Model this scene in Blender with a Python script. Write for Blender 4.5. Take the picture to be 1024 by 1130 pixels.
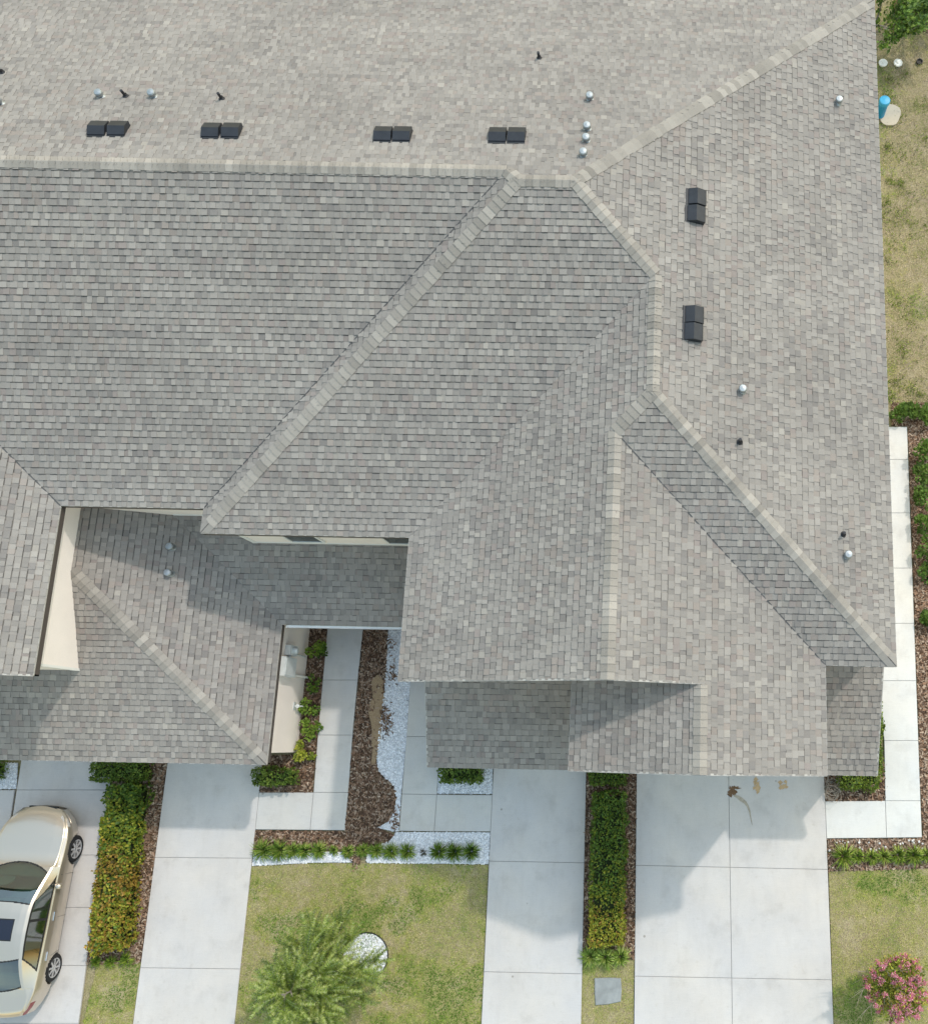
import bpy, math, random
import numpy as np
from mathutils import Vector, Matrix, noise
random.seed(7)
R_ = random.random
def U(a, b): return a + (b - a) * R_()
SC = bpy.context.scene
COL = SC.collection
for o in list(bpy.data.objects): bpy.data.objects.remove(o)

# ------------------------------------------------------------------ camera
CAM_H = 26.5; FPX = 1100.0; PPX, PPY = 737.2, 565.0
PITCH, ROLL, YAW = .22939, -.00533, .01864
CR = Matrix.Rotation(YAW, 3, 'Z') @ Matrix.Rotation(ROLL, 3, 'Y') @ Matrix.Rotation(PITCH, 3, 'X')
cd = bpy.data.cameras.new('camera'); cam = bpy.data.objects.new('camera', cd); COL.objects.link(cam)
cd.sensor_fit = 'HORIZONTAL'; cd.sensor_width = 36; cd.lens = FPX / 1024 * 36
cd.shift_x = (512 - PPX) / 1024; cd.shift_y = 0; cd.clip_end = 2000; cd.clip_start = .5
cam.matrix_world = Matrix.Translation((0, 0, CAM_H)) @ CR.to_4x4()
SC.camera = cam
# ------------------------------------------------------------------ sky, sun, exposure
SUNV = Vector((.53, .64, 1.0)).normalized()
w = bpy.data.worlds.new('World'); SC.world = w; w.use_nodes = True
nt = w.node_tree; bg = nt.nodes['Background']
sky = nt.nodes.new('ShaderNodeTexSky'); sky.sky_type = 'NISHITA'; sky.sun_disc = False
sky.sun_elevation = math.asin(SUNV.z); sky.sun_rotation = math.atan2(SUNV.x, SUNV.y)
sky.dust_density = 1.6; sky.air_density = 2.8; sky.ozone_density = 0.8
nt.links.new(sky.outputs[0], bg.inputs[0]); bg.inputs[1].default_value = .15
sd = bpy.data.lights.new('sun', 'SUN'); sd.energy = 1.15; sd.angle = math.radians(1.6); sd.color = (1, .94, .87)
sun = bpy.data.objects.new('sun', sd); COL.objects.link(sun)
sun.rotation_euler = SUNV.to_track_quat('Z', 'Y').to_euler(); sun.location = (0, 0, 40)
SC.view_settings.view_transform = 'Standard'; SC.view_settings.look = 'None'
SC.view_settings.exposure = 0.7; SC.view_settings.gamma = 1
SC.cycles.max_bounces = 6; SC.cycles.transparent_max_bounces = 12

# ------------------------------------------------------------------ helpers
def ray(px, py):
    return CR @ Vector(((px - PPX) / FPX, -(py - PPY) / FPX, -1))
def G(px, py, z=0.0):
    d = ray(px, py); t = (z - CAM_H) / d.z
    return Vector((d.x * t, d.y * t, z))

class MB:
    """collects faces of one mesh: vertices, faces, material slot, face colour"""
    def __init__(s): s.v = []; s.f = []; s.m = []; s.c = []
    def face(s, pts, col=(1, 1, 1), m=0):
        i = len(s.v); s.v.extend([tuple(p) for p in pts]); s.f.append(tuple(range(i, i + len(pts)))); s.m.append(m); s.c.append(col)
    def hexa(s, b, t, col=(1, 1, 1), m=0, bottom=True):
        i = len(s.v); n = len(b); s.v.extend([tuple(p) for p in b]); s.v.extend([tuple(p) for p in t])
        fs = [tuple(range(i + n, i + 2 * n))] + [(i + k, i + (k + 1) % n, i + n + (k + 1) % n, i + n + k) for k in range(n)]
        if bottom: fs.append(tuple(range(i + n - 1, i - 1, -1)))
        for f in fs: s.f.append(f); s.m.append(m); s.c.append(col)
    def box(s, x0, x1, y0, y1, z0, z1, col=(1, 1, 1), m=0):
        b = [(x0, y0, z0), (x1, y0, z0), (x1, y1, z0), (x0, y1, z0)]
        s.hexa(b, [(p[0], p[1], z1) for p in b], col, m)
    def obox(s, c, X, Y, Z, hx, hy, hz, col=(1, 1, 1), m=0):
        c = Vector(c)
        b = [c - Z * hz + X * (sx * hx) + Y * (sy * hy) for sx, sy in ((-1, -1), (1, -1), (1, 1), (-1, 1))]
        s.hexa(b, [p + Z * (2 * hz) for p in b], col, m)
    def tube(s, p, q, r0, r1=None, n=8, col=(1, 1, 1), m=0, cap=True):
        p = Vector(p); q = Vector(q); r1 = r0 if r1 is None else r1
        t = (q - p).normalized(); a = t.orthogonal().normalized(); b = t.cross(a)
        r = [a * math.cos(2 * math.pi * k / n) + b * math.sin(2 * math.pi * k / n) for k in range(n)]
        B = [p + k * r0 for k in r]; T = [q + k * r1 for k in r]
        i = len(s.v); s.v.extend([tuple(x) for x in B + T])
        for k in range(n):
            s.f.append((i + k, i + (k + 1) % n, i + n + (k + 1) % n, i + n + k)); s.m.append(m); s.c.append(col)
        if cap:
            s.f.append(tuple(range(i + n, i + 2 * n))); s.m.append(m); s.c.append(col)
            s.f.append(tuple(range(i + n - 1, i - 1, -1))); s.m.append(m); s.c.append(col)
    def lathe(s, c, prof, n=24, ax=None, col=(1, 1, 1), m=0):
        """prof: (radius, height) pairs along axis ax from c"""
        c = Vector(c); ax = Vector(ax or (0, 0, 1)).normalized(); a = ax.orthogonal().normalized(); b = ax.cross(a)
        i = len(s.v)
        for r, h in prof:
            for k in range(n):
                t = 2 * math.pi * k / n; s.v.append(tuple(c + ax * h + (a * math.cos(t) + b * math.sin(t)) * r))
        for j in range(len(prof) - 1):
            for k in range(n):
                k2 = (k + 1) % n
                s.f.append((i + j * n + k, i + j * n + k2, i + (j + 1) * n + k2, i + (j + 1) * n + k)); s.m.append(m); s.c.append(col)
    def build(s, name, mats, parent=None, smooth=False, origin=None):
        if not isinstance(mats, (list, tuple)): mats = [mats]
        me = bpy.data.meshes.new(name)
        off = Vector(origin) if origin is not None else None
        vs = s.v if off is None else [(p[0] - off.x, p[1] - off.y, p[2] - off.z) for p in s.v]
        me.from_pydata(vs, [], s.f)
        for m in mats: me.materials.append(m)
        if len(mats) > 1: me.polygons.foreach_set('material_index', s.m)
        at = me.color_attributes.new('Tint', 'FLOAT_COLOR', 'CORNER')
        cols = np.ones((len(me.loops), 4), np.float32)
        cnt = np.array([len(f) for f in s.f]); cols[:, :3] = np.repeat(np.array(s.c, np.float32).reshape(-1, 3), cnt, axis=0)
        at.data.foreach_set('color', cols.ravel())
        if smooth: me.polygons.foreach_set('use_smooth', [True] * len(s.f))
        me.update()
        o = bpy.data.objects.new(name, me); COL.objects.link(o)
        if off is not None: o.location = off
        if parent: o.parent = parent
        return o

def tag(o, label=None, cat=None, group=None, kind=None):
    if label: o['label'] = label
    if cat: o['category'] = cat
    if group: o['group'] = group
    if kind: o['kind'] = kind
    return o
def empty(name, loc=(0, 0, 0), rz=0):
    o = bpy.data.objects.new(name, None); COL.objects.link(o); o.location = loc; o.rotation_euler = (0, 0, rz); o.empty_display_size = .2
    return o
def weld(o):
    import bmesh
    b = bmesh.new(); b.from_mesh(o.data); bmesh.ops.remove_doubles(b, verts=b.verts, dist=.0005); bmesh.ops.recalc_face_normals(b, faces=b.faces); b.to_mesh(o.data); b.free()
    o.data.polygons.foreach_set('use_smooth', [True] * len(o.data.polygons))
    return o
def copy_tree(o, parent=None):
    c = o.copy(); COL.objects.link(c)
    if parent: c.parent = parent
    for ch in list(o.children): copy_tree(ch, c)
    return c

# ------------------------------------------------------------------ materials
def mat(name, col=(.5, .5, .5), rough=.8, metal=0, tint=False, noise_sc=0, noise_amt=0, bump=0, spec=.3, coat=0, scale2=0, amt2=0, translucent=0):
    m = bpy.data.materials.new(name); m.use_nodes = True; n = m.node_tree.nodes; l = m.node_tree.links
    p = n['Principled BSDF']; p.inputs['Roughness'].default_value = rough; p.inputs['Metallic'].default_value = metal
    p.inputs['Specular IOR Level'].default_value = spec; p.inputs['Coat Weight'].default_value = coat
    if coat: p.inputs['Coat Roughness'].default_value = .05
    src = n.new('ShaderNodeRGB'); src.outputs[0].default_value = (*col, 1); out = src.outputs[0]
    if tint:
        a = n.new('ShaderNodeVertexColor'); a.layer_name = 'Tint'
        x = n.new('ShaderNodeMix'); x.data_type = 'RGBA'; x.blend_type = 'MULTIPLY'; x.inputs[0].default_value = 1
        l.new(out, x.inputs[6]); l.new(a.outputs[0], x.inputs[7]); out = x.outputs[2]
    tc = n.new('ShaderNodeTexCoord')
    for sc, am in ((noise_sc, noise_amt), (scale2, amt2)):
        if not sc: continue
        t = n.new('ShaderNodeTexNoise'); t.inputs['Scale'].default_value = sc; t.inputs['Detail'].default_value = 5; t.inputs['Roughness'].default_value = .6
        l.new(tc.outputs['Object'], t.inputs['Vector'])
        mr = n.new('ShaderNodeMapRange'); mr.inputs[1].default_value = .25; mr.inputs[2].default_value = .75; mr.inputs[3].default_value = 1 - am; mr.inputs[4].default_value = 1 + am
        l.new(t.outputs[0], mr.inputs[0])
        x = n.new('ShaderNodeMix'); x.data_type = 'RGBA'; x.blend_type = 'MULTIPLY'; x.inputs[0].default_value = 1
        l.new(out, x.inputs[6]); l.new(mr.outputs[0], x.inputs[7]); out = x.outputs[2]
        if bump and sc == noise_sc:
            b = n.new('ShaderNodeBump'); b.inputs['Strength'].default_value = bump; b.inputs['Distance'].default_value = .01
            l.new(t.outputs[0], b.inputs['Height']); l.new(b.outputs[0], p.inputs['Normal'])
    l.new(out, p.inputs['Base Color'])
    if translucent:
        tr = n.new('ShaderNodeBsdfTranslucent'); mx = n.new('ShaderNodeMixShader'); mx.inputs[0].default_value = translucent
        l.new(out, tr.inputs[0]); l.new(p.outputs[0], mx.inputs[1]); l.new(tr.outputs[0], mx.inputs[2])
        l.new(mx.outputs[0], n['Material Output'].inputs[0])
    return m

M = {}
M['shingle'] = mat('asphalt_shingle', (1, 1, 1), .92, tint=True, noise_sc=90, noise_amt=.16, bump=.35, scale2=.45, amt2=.11)
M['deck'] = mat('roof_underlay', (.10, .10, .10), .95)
M['dark_trim'] = mat('bronze_trim', (.085, .070, .062), .6, noise_sc=3, noise_amt=.1)
M['beige_trim'] = mat('drip_edge', (.42, .40, .37), .55, noise_sc=3, noise_amt=.1)
M['white_trim'] = mat('white_trim', (.78, .77, .74), .55, noise_sc=2, noise_amt=.05)
M['stucco'] = mat('cream_stucco', (.87, .79, .735), .9, noise_sc=60, noise_amt=.05, bump=.4, scale2=.9, amt2=.06)
M['glass'] = mat('window_glass', (.03, .045, .05), .06, spec=.6)
M['black_vent'] = mat('black_vent_metal', (.030, .033, .040), .45, noise_sc=6, noise_amt=.2)
M['galv'] = mat('galvanised_metal', (.38, .41, .43), .55, metal=.85, noise_sc=14, noise_amt=.15)
M['black_pipe'] = mat('black_pipe', (.03, .03, .035), .5)
M['grey_box'] = mat('grey_painted_metal', (.66, .69, .69), .45, metal=.2, noise_sc=8, noise_amt=.1)
M['door_white'] = mat('door_white', (.72, .70, .66), .5)
M['leaf'] = mat('leaf', (1, 1, 1), .55, tint=True, translucent=.28, spec=.35)
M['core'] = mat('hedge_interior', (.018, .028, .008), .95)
M['bark'] = mat('bark', (.27, .24, .20), .9, noise_sc=20, noise_amt=.3)
M['grass'] = mat('grass_blade', (1, 1, 1), .75, tint=True, translucent=.25, spec=.2)
M['chip'] = mat('wood_chip', (1, 1, 1), .9, tint=True)
M['stone'] = mat('white_stone', (1, 1, 1), .8, tint=True)
M['rubber'] = mat('tyre_rubber', (.018, .018, .02), .8)
M['black_plastic'] = mat('black_plastic', (.02, .02, .02), .5)
M['petal'] = mat('petal', (1, 1, 1), .6, tint=True, translucent=.35)

def ground_mat(name, cols, s1, s2, fine, bump=.5):
    m = bpy.data.materials.new(name); m.use_nodes = True; n = m.node_tree.nodes; l = m.node_tree.links
    p = n['Principled BSDF']; p.inputs['Roughness'].default_value = .95; p.inputs['Specular IOR Level'].default_value = .1
    tc = n.new('ShaderNodeTexCoord')
    def nz(sc, det=6):
        t = n.new('ShaderNodeTexNoise'); t.inputs['Scale'].default_value = sc; t.inputs['Detail'].default_value = det; t.inputs['Roughness'].default_value = .65
        l.new(tc.outputs['Object'], t.inputs['Vector']); return t.outputs[0]
    cr = n.new('ShaderNodeValToRGB'); e = cr.color_ramp.elements
    e[0].position = .32; e[0].color = (*cols[0], 1); e[1].position = .68; e[1].color = (*cols[-1], 1)
    for k, c in enumerate(cols[1:-1]):
        q = e.new(.32 + .36 * (k + 1) / (len(cols) - 1)); q.color = (*c, 1)
    a = n.new('ShaderNodeMath'); a.operation = 'MULTIPLY_ADD'; a.inputs[1].default_value = .6
    b = n.new('ShaderNodeMath'); b.operation = 'MULTIPLY'; b.inputs[1].default_value = .4
    l.new(nz(s2), b.inputs[0]); l.new(nz(s1), a.inputs[0]); l.new(b.outputs[0], a.inputs[2]); l.new(a.outputs[0], cr.inputs[0])
    f = nz(fine, 3); mr = n.new('ShaderNodeMapRange'); mr.inputs[1].default_value = .3; mr.inputs[2].default_value = .7; mr.inputs[3].default_value = .6; mr.inputs[4].default_value = 1.4
    l.new(f, mr.inputs[0]); x = n.new('ShaderNodeMix'); x.data_type = 'RGBA'; x.blend_type = 'MULTIPLY'; x.inputs[0].default_value = 1
    l.new(cr.outputs[0], x.inputs[6]); l.new(mr.outputs[0], x.inputs[7]); l.new(x.outputs[2], p.inputs['Base Color'])
    bp = n.new('ShaderNodeBump'); bp.inputs['Strength'].default_value = bump; bp.inputs['Distance'].default_value = .02
    l.new(f, bp.inputs['Height']); l.new(bp.outputs[0], p.inputs['Normal'])
    return m
M['ground'] = ground_mat('dry_lawn_soil', [(.17, .18, .065), (.29, .25, .14), (.37, .31, .215)], 1.3, 5, 30)
M['lawn'] = ground_mat('lawn_soil', [(.14, .19, .045), (.28, .26, .10), (.38, .32, .21)], .8, 4, 40)
M['mulch'] = ground_mat('mulch_soil', [(.09, .054, .032), (.14, .09, .058)], 3, 12, 60, .8)
M['sand'] = ground_mat('bare_sand', [(.30, .21, .125), (.36, .26, .16)], 3, 12, 60, .3)
M['gravel'] = ground_mat('gravel_bed', [(.58, .59, .61), (.72, .73, .75)], 5, 20, 50, .6)

def concrete_mat(name, base, warm):
    m = bpy.data.materials.new(name); m.use_nodes = True; n = m.node_tree.nodes; l = m.node_tree.links
    p = n['Principled BSDF']; p.inputs['Roughness'].default_value = .85; p.inputs['Specular IOR Level'].default_value = .2
    tc = n.new('ShaderNodeTexCoord'); src = n.new('ShaderNodeRGB'); src.outputs[0].default_value = (*base, 1); out = src.outputs[0]
    def layer(sc, lo, hi, a, b, det=6, stretch=None):
        nonlocal out
        t = n.new('ShaderNodeTexNoise'); t.inputs['Scale'].default_value = sc; t.inputs['Detail'].default_value = det; t.inputs['Roughness'].default_value = .62
        v = tc.outputs['Object']
        if stretch:
            mp = n.new('ShaderNodeMapping'); mp.inputs['Scale'].default_value = stretch; l.new(v, mp.inputs[0]); v = mp.outputs[0]
        l.new(v, t.inputs['Vector'])
        r = n.new('ShaderNodeValToRGB'); r.color_ramp.elements[0].position = lo; r.color_ramp.elements[1].position = hi
        r.color_ramp.elements[0].color = (*a, 1); r.color_ramp.elements[1].color = (*b, 1); l.new(t.outputs[0], r.inputs[0])
        x = n.new('ShaderNodeMix'); x.data_type = 'RGBA'; x.blend_type = 'MULTIPLY'; x.inputs[0].default_value = 1
        l.new(out, x.inputs[6]); l.new(r.outputs[0], x.inputs[7]); out = x.outputs[2]; return t
    layer(.8, .3, .7, (.91, .915, .92), (1.04, 1.035, 1.02))
    layer(.35, .35, .65, (.96, .98, 1.02), warm)
    layer(1.7, .30, .46, (.89, .885, .88), (1, 1, 1), 9)
    layer(22, .70, .78, (1, 1, 1), (.80, .79, .77), 2)
    layer(7, .62, .74, (1, 1, 1), (.93, .92, .90), 4)
    layer(2.0, .5, .75, (1.01, 1.01, 1.01), (.955, .95, .945), 6, (2.5, .6, 1))
    layer(5, .3, .7, (.97, .97, .97), (1.03, 1.03, 1.03), 4, (1, 14, 1))
    vo = n.new('ShaderNodeTexVoronoi'); vo.inputs['Scale'].default_value = 1.1; l.new(tc.outputs['Object'], vo.inputs['Vector'])
    r = n.new('ShaderNodeValToRGB'); r.color_ramp.elements[0].position = .028; r.color_ramp.elements[1].position = .042      # scattered oil drips
    r.color_ramp.elements[0].color = (.62, .60, .57, 1); r.color_ramp.elements[1].color = (1, 1, 1, 1); l.new(vo.outputs['Distance'], r.inputs[0])
    x = n.new('ShaderNodeMix'); x.data_type = 'RGBA'; x.blend_type = 'MULTIPLY'; x.inputs[0].default_value = 1
    l.new(out, x.inputs[6]); l.new(r.outputs[0], x.inputs[7]); out = x.outputs[2]
    t = layer(130, .3, .7, (.93, .93, .93), (1.07, 1.07, 1.07), 2)
    l.new(out, p.inputs['Base Color'])
    bp = n.new('ShaderNodeBump'); bp.inputs['Strength'].default_value = .25; bp.inputs['Distance'].default_value = .004
    l.new(t.outputs[0], bp.inputs['Height']); l.new(bp.outputs[0], p.inputs['Normal'])
    return m
M['concrete'] = concrete_mat('driveway_concrete', (.56, .535, .515), (1.02, 1.0, .97))
M['walk'] = concrete_mat('walkway_concrete', (.55, .535, .515), (1.02, 1.0, .96))
M['pale_walk'] = concrete_mat('pale_walkway_concrete', (.64, .63, .60), (1.02, 1.0, .97))
M['joint'] = mat('joint_filler', (.33, .33, .33), .95)

# ------------------------------------------------------------------ roofs
P = .4167; SL = math.sqrt(1 + P * P); EXP = .1395
PAL = [((.286, .275, .257), 26), ((.266, .256, .240), 38), ((.243, .234, .220), 26), ((.214, .206, .197), 9), ((.266, .243, .223), 9), ((.248, .225, .212), 7), ((.308, .295, .270), 5)]
PALW = [c for c, k in PAL for _ in range(k)]
def clip_half(poly, axis, val, keep_ge):
    out = []; n = len(poly)
    for i in range(n):
        a = poly[i]; b = poly[(i + 1) % n]
        ia = (a[axis] >= val) if keep_ge else (a[axis] <= val); ib = (b[axis] >= val) if keep_ge else (b[axis] <= val)
        if ia: out.append(a)
        if ia != ib:
            t = (val - a[axis]) / (b[axis] - a[axis]); out.append((a[0] + (b[0] - a[0]) * t, a[1] + (b[1] - a[1]) * t))
    return out
def rz_of(xy, eave, up_dir, ze):
    """height of a roof slope above plan point xy"""
    return ze + P * ((xy[0] - eave[0]) * up_dir[0] + (xy[1] - eave[1]) * up_dir[1])
def slope(mb, poly, eave, up_dir, ze, seed=0):
    rng = random.Random(seed)
    h = Vector((up_dir[0], up_dir[1], 0)); u = Vector((h.y, -h.x, 0))
    O = Vector((eave[0], eave[1], ze)); V = Vector((h.x, h.y, P)) / SL; N = u.cross(V)
    if N.z < 0: N = -N
    loc = []
    for x, y in poly:
        d = Vector((x, y, 0)) - Vector((O.x, O.y, 0)); loc.append((d.dot(u), d.dot(h) * SL))
    W = lambda a, b, n: O + u * a + V * b + N * n
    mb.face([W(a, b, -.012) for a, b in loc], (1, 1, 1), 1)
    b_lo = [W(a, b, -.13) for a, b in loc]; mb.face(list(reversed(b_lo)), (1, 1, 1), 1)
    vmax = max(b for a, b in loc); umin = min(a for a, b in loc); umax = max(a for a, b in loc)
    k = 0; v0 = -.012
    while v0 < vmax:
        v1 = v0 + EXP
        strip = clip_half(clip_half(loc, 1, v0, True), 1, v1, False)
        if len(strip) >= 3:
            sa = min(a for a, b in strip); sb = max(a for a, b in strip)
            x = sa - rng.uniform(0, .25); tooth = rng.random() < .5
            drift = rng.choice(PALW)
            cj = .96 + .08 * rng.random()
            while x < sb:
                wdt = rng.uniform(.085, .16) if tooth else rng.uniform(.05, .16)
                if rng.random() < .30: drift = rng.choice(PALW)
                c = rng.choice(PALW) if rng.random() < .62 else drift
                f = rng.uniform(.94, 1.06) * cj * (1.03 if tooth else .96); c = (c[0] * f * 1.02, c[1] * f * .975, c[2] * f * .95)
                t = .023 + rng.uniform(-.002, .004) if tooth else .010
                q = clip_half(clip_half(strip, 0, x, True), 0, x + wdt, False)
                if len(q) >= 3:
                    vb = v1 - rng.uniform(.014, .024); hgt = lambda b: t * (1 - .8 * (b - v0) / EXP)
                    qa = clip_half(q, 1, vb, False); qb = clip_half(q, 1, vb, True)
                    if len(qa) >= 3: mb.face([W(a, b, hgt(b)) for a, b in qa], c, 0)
                    fb = rng.choice((.40, .48, .62, .9, 1.0))      # dark band printed above each course, also painting in the upper tooth's shadow
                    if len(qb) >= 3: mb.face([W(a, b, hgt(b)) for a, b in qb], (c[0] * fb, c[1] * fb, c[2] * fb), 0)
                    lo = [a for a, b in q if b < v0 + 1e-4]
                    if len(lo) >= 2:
                        a0, a1 = min(lo), max(lo); ce = (.06, .058, .056)       # bare asphalt cut edge, its dark colour also painting the course's shadow line
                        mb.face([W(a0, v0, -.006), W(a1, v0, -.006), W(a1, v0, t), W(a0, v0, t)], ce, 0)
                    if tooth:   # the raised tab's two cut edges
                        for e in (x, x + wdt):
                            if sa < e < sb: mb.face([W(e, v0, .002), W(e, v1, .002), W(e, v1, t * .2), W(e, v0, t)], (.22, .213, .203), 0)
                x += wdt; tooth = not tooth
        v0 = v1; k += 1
def caps(mb, A, B, n1, n2, seed=0, wd=.138, e=.15, lift=.02, corner=False):
    """overlapping cap shingles from the low end A to the high end B, wings lying on slopes with normals n1, n2"""
    rng = random.Random(seed)
    A = Vector(A); B = Vector(B); t = (B - A).normalized(); L = (B - A).length; n1 = Vector(n1); n2 = Vector(n2)
    up = (n1 + n2).normalized()
    w1 = n1.cross(t).normalized(); w2 = n2.cross(t).normalized()
    if w1.dot(n2) > 0: w1 = -w1      # away from the other slope, downhill
    if w2.dot(n1) > 0: w2 = -w2
    if w1.z > 0 and w2.z > 0: w1, w2 = -w1, -w2
    s = 0
    if corner:      # first piece cut along both eaves
        s = .30
        for w_, nn in ((w1, n1), (w2, n2)):
            k = -w_.z * wd / t.z; off = nn * (lift + .008)
            mbp = [A + off, A + t * s + off, A + t * s + w_ * wd + off, A + t * k + w_ * wd + off]
            mb.face(mbp, (.285, .264, .24), 0); mb.face([mbp[2], mbp[3], mbp[3] - off, mbp[2] - off], (.3, .29, .27), 0); mb.face([mbp[0], mbp[3], mbp[3] - off, mbp[0] - off], (.3, .29, .27), 0)
    while s < L:
        s1 = min(L, s + e); f = rng.uniform(.84, 1.20); g = rng.choice([(.325, .31, .285), (.305, .292, .268), (.285, .272, .25)])
        c = (g[0] * f * .97, g[1] * f * .93, g[2] * f * .90)
        lo = lift + .016; hi = lift + .004; j = rng.uniform(-.008, .008)
        p0 = A + t * s + up * lo; p1 = A + t * s1 + up * hi
        for w_, nn in ((w1, n1), (w2, n2)):
            q0 = A + t * s + w_ * (wd + j) + nn * (lo - .004); q1 = A + t * s1 + w_ * (wd + j) + nn * (hi - .004)
            mb.face([p0, p1, q1, q0], c, 0)
            mb.face([q0, q1, q1 - nn * hi, q0 - nn * lo], c, 0)
            mb.face([p0, q0, q0 - nn * lo, p0 - up * lo], c, 0)
        s = s1
def nrm(up_dir): return Vector((-P * up_dir[0], -P * up_dir[1], 1)).normalized()
NN, NS, NE, NW = nrm((0, -1)), nrm((0, 1)), nrm((-1, 0)), nrm((1, 0))   # slopes facing north, south, east, west
def edge_board(mb, A, B, out, hgt=.17, th=.03, drop=.0, m=0):
    """board hanging below a roof edge A-B; out = outward horizontal direction"""
    A = Vector(A) - Vector((0, 0, .005 + drop)); B = Vector(B) - Vector((0, 0, .005 + drop)); o = Vector((*out, 0)) * th; dz = Vector((0, 0, hgt))
    mb.hexa([A - dz, B - dz, B - dz - o, A - dz - o], [A, B, B - o, A - o], (1, 1, 1), m)

ZM = 5.5; ZL = 2.65
EX, NY, S3Y, S2Y, S1Y, W2X = 4.85, 17.95, 1.68, 4.24, 4.79, -5.52
GEX, GRY, URY, GWX, LEX, LRY = 3.365, -.56, 1.18, -1.91, -13.1, 1.15
def zs(y, e): return ZM + P * (y - e)
RY = (NY + S2Y) / 2; RZ = ZM + P * (NY - S2Y) / 2; REX = EX - (RY - S2Y)      # raised south block ridge
HX = -10.0; RWX = HX + (RY - S2Y)
R1Y = (NY + S1Y) / 2; R1Z = ZM + P * (NY - S1Y) / 2; R1X = HX + (R1Y - S1Y)
EWX = (EX + W2X) / 2; EWH = (EX - W2X) / 2; EWZ = ZM + P * EWH
P1 = (EWX, S2Y + EWH); P2 = (EWX, S3Y + EWH)
GX = (GEX + W2X) / 2; GH = (GEX - W2X) / 2; GZ = ZM + P * GH; P3 = (GX, S3Y + GH)
FX = (GEX + GWX) / 2; FH = (GEX - GWX) / 2; FZ = ZM + P * FH
LGX = LEX - GH; LWX = LEX - 2 * GH; FARX = -30.0
house = empty('townhouse', (0, 8, 0))
tag(house, 'two storey cream townhouse block under a large grey shingle hip roof', 'townhouse')
hp = Vector((0, 8, 0))
def hb(mb, name, mats, parent=None, **k):
    """a part of the house, its origin moved to the house's base"""
    o = mb.build(name, mats, None, origin=None, **k)
    o.parent = parent or house
    if parent is None: o.matrix_parent_inverse = Matrix.Translation(-hp)
    return o
rm = [M['shingle'], M['deck']]
def sub(mb, name, mats, parent, **k):
    o = mb.build(name, mats, None, **k); o.parent = parent; return o
mr = MB()
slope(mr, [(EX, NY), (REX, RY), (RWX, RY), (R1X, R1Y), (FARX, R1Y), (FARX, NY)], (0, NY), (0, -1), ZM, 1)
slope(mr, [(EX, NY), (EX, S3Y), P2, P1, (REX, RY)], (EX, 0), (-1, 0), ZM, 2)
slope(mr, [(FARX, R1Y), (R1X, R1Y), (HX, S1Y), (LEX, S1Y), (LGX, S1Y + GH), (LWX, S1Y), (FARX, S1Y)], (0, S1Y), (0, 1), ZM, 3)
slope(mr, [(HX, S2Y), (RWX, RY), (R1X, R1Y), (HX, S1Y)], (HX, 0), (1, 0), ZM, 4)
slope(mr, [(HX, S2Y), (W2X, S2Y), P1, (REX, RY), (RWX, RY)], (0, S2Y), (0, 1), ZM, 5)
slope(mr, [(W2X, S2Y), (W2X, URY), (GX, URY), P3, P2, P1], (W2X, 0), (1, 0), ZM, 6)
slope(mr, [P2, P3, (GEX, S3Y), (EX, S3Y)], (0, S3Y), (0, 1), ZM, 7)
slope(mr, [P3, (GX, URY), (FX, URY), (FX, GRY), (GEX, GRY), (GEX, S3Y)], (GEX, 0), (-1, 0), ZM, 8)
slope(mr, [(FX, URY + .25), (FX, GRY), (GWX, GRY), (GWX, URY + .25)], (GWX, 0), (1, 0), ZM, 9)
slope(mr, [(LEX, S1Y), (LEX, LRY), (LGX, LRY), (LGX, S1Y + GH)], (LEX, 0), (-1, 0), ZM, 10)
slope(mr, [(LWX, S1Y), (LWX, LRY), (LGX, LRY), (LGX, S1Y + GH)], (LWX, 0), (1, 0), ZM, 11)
main_roof = hb(mr, 'main_roof', rm)
rc = MB()
caps(rc, (FARX, R1Y, R1Z), (R1X, R1Y, R1Z), NN, NS, 1)
caps(rc, (HX, S2Y, ZM), (RWX, RY, RZ), NS, NW, 2, corner=True)
caps(rc, (R1X, R1Y, R1Z), (RWX, RY, RZ), NN, NW, 3)
caps(rc, (EX, S3Y, ZM), (*P2, EWZ), NE, NS, 4, corner=True)
caps(rc, (*P1, EWZ), (REX, RY, RZ), NE, NS, 5)
caps(rc, (EX, NY, ZM), (REX, RY, RZ), NE, NN, 6, corner=True)
caps(rc, (RWX, RY, RZ), (REX, RY, RZ), NN, NS, 7)
caps(rc, (*P2, EWZ), (*P1, EWZ), NE, NW, 8)
caps(rc, (*P3, GZ), (*P2, EWZ), NW, NS, 9)
caps(rc, (GX, URY, GZ), (*P3, GZ), NE, NW, 10)
caps(rc, (FX, GRY, FZ), (FX, URY - .02, FZ), NE, NW, 11, lift=.022)
caps(rc, (LGX, LRY, GZ), (LGX, S1Y + GH, GZ), NE, NW, 12)
o = rc.build('ridge_cap', rm, main_roof)
def valley(A, B, par):  # thin dark strip added to draw the shade line along a valley
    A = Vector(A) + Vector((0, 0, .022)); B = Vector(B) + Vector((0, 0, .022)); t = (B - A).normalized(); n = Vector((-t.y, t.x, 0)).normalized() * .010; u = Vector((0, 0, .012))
    q = MB(); q.hexa([A - n - u, B - n - u, B + n - u, A + n - u], [A - n, B - n, B + n, A + n]); sub(q, 'valley_shade_line', M['deck'], par)
valley((GEX, S3Y, ZM), (*P3, GZ), main_roof); valley((HX, S1Y, ZM), (R1X, R1Y, R1Z), main_roof); valley((LEX, S1Y, ZM), (LGX, S1Y + GH, GZ), main_roof)
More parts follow.
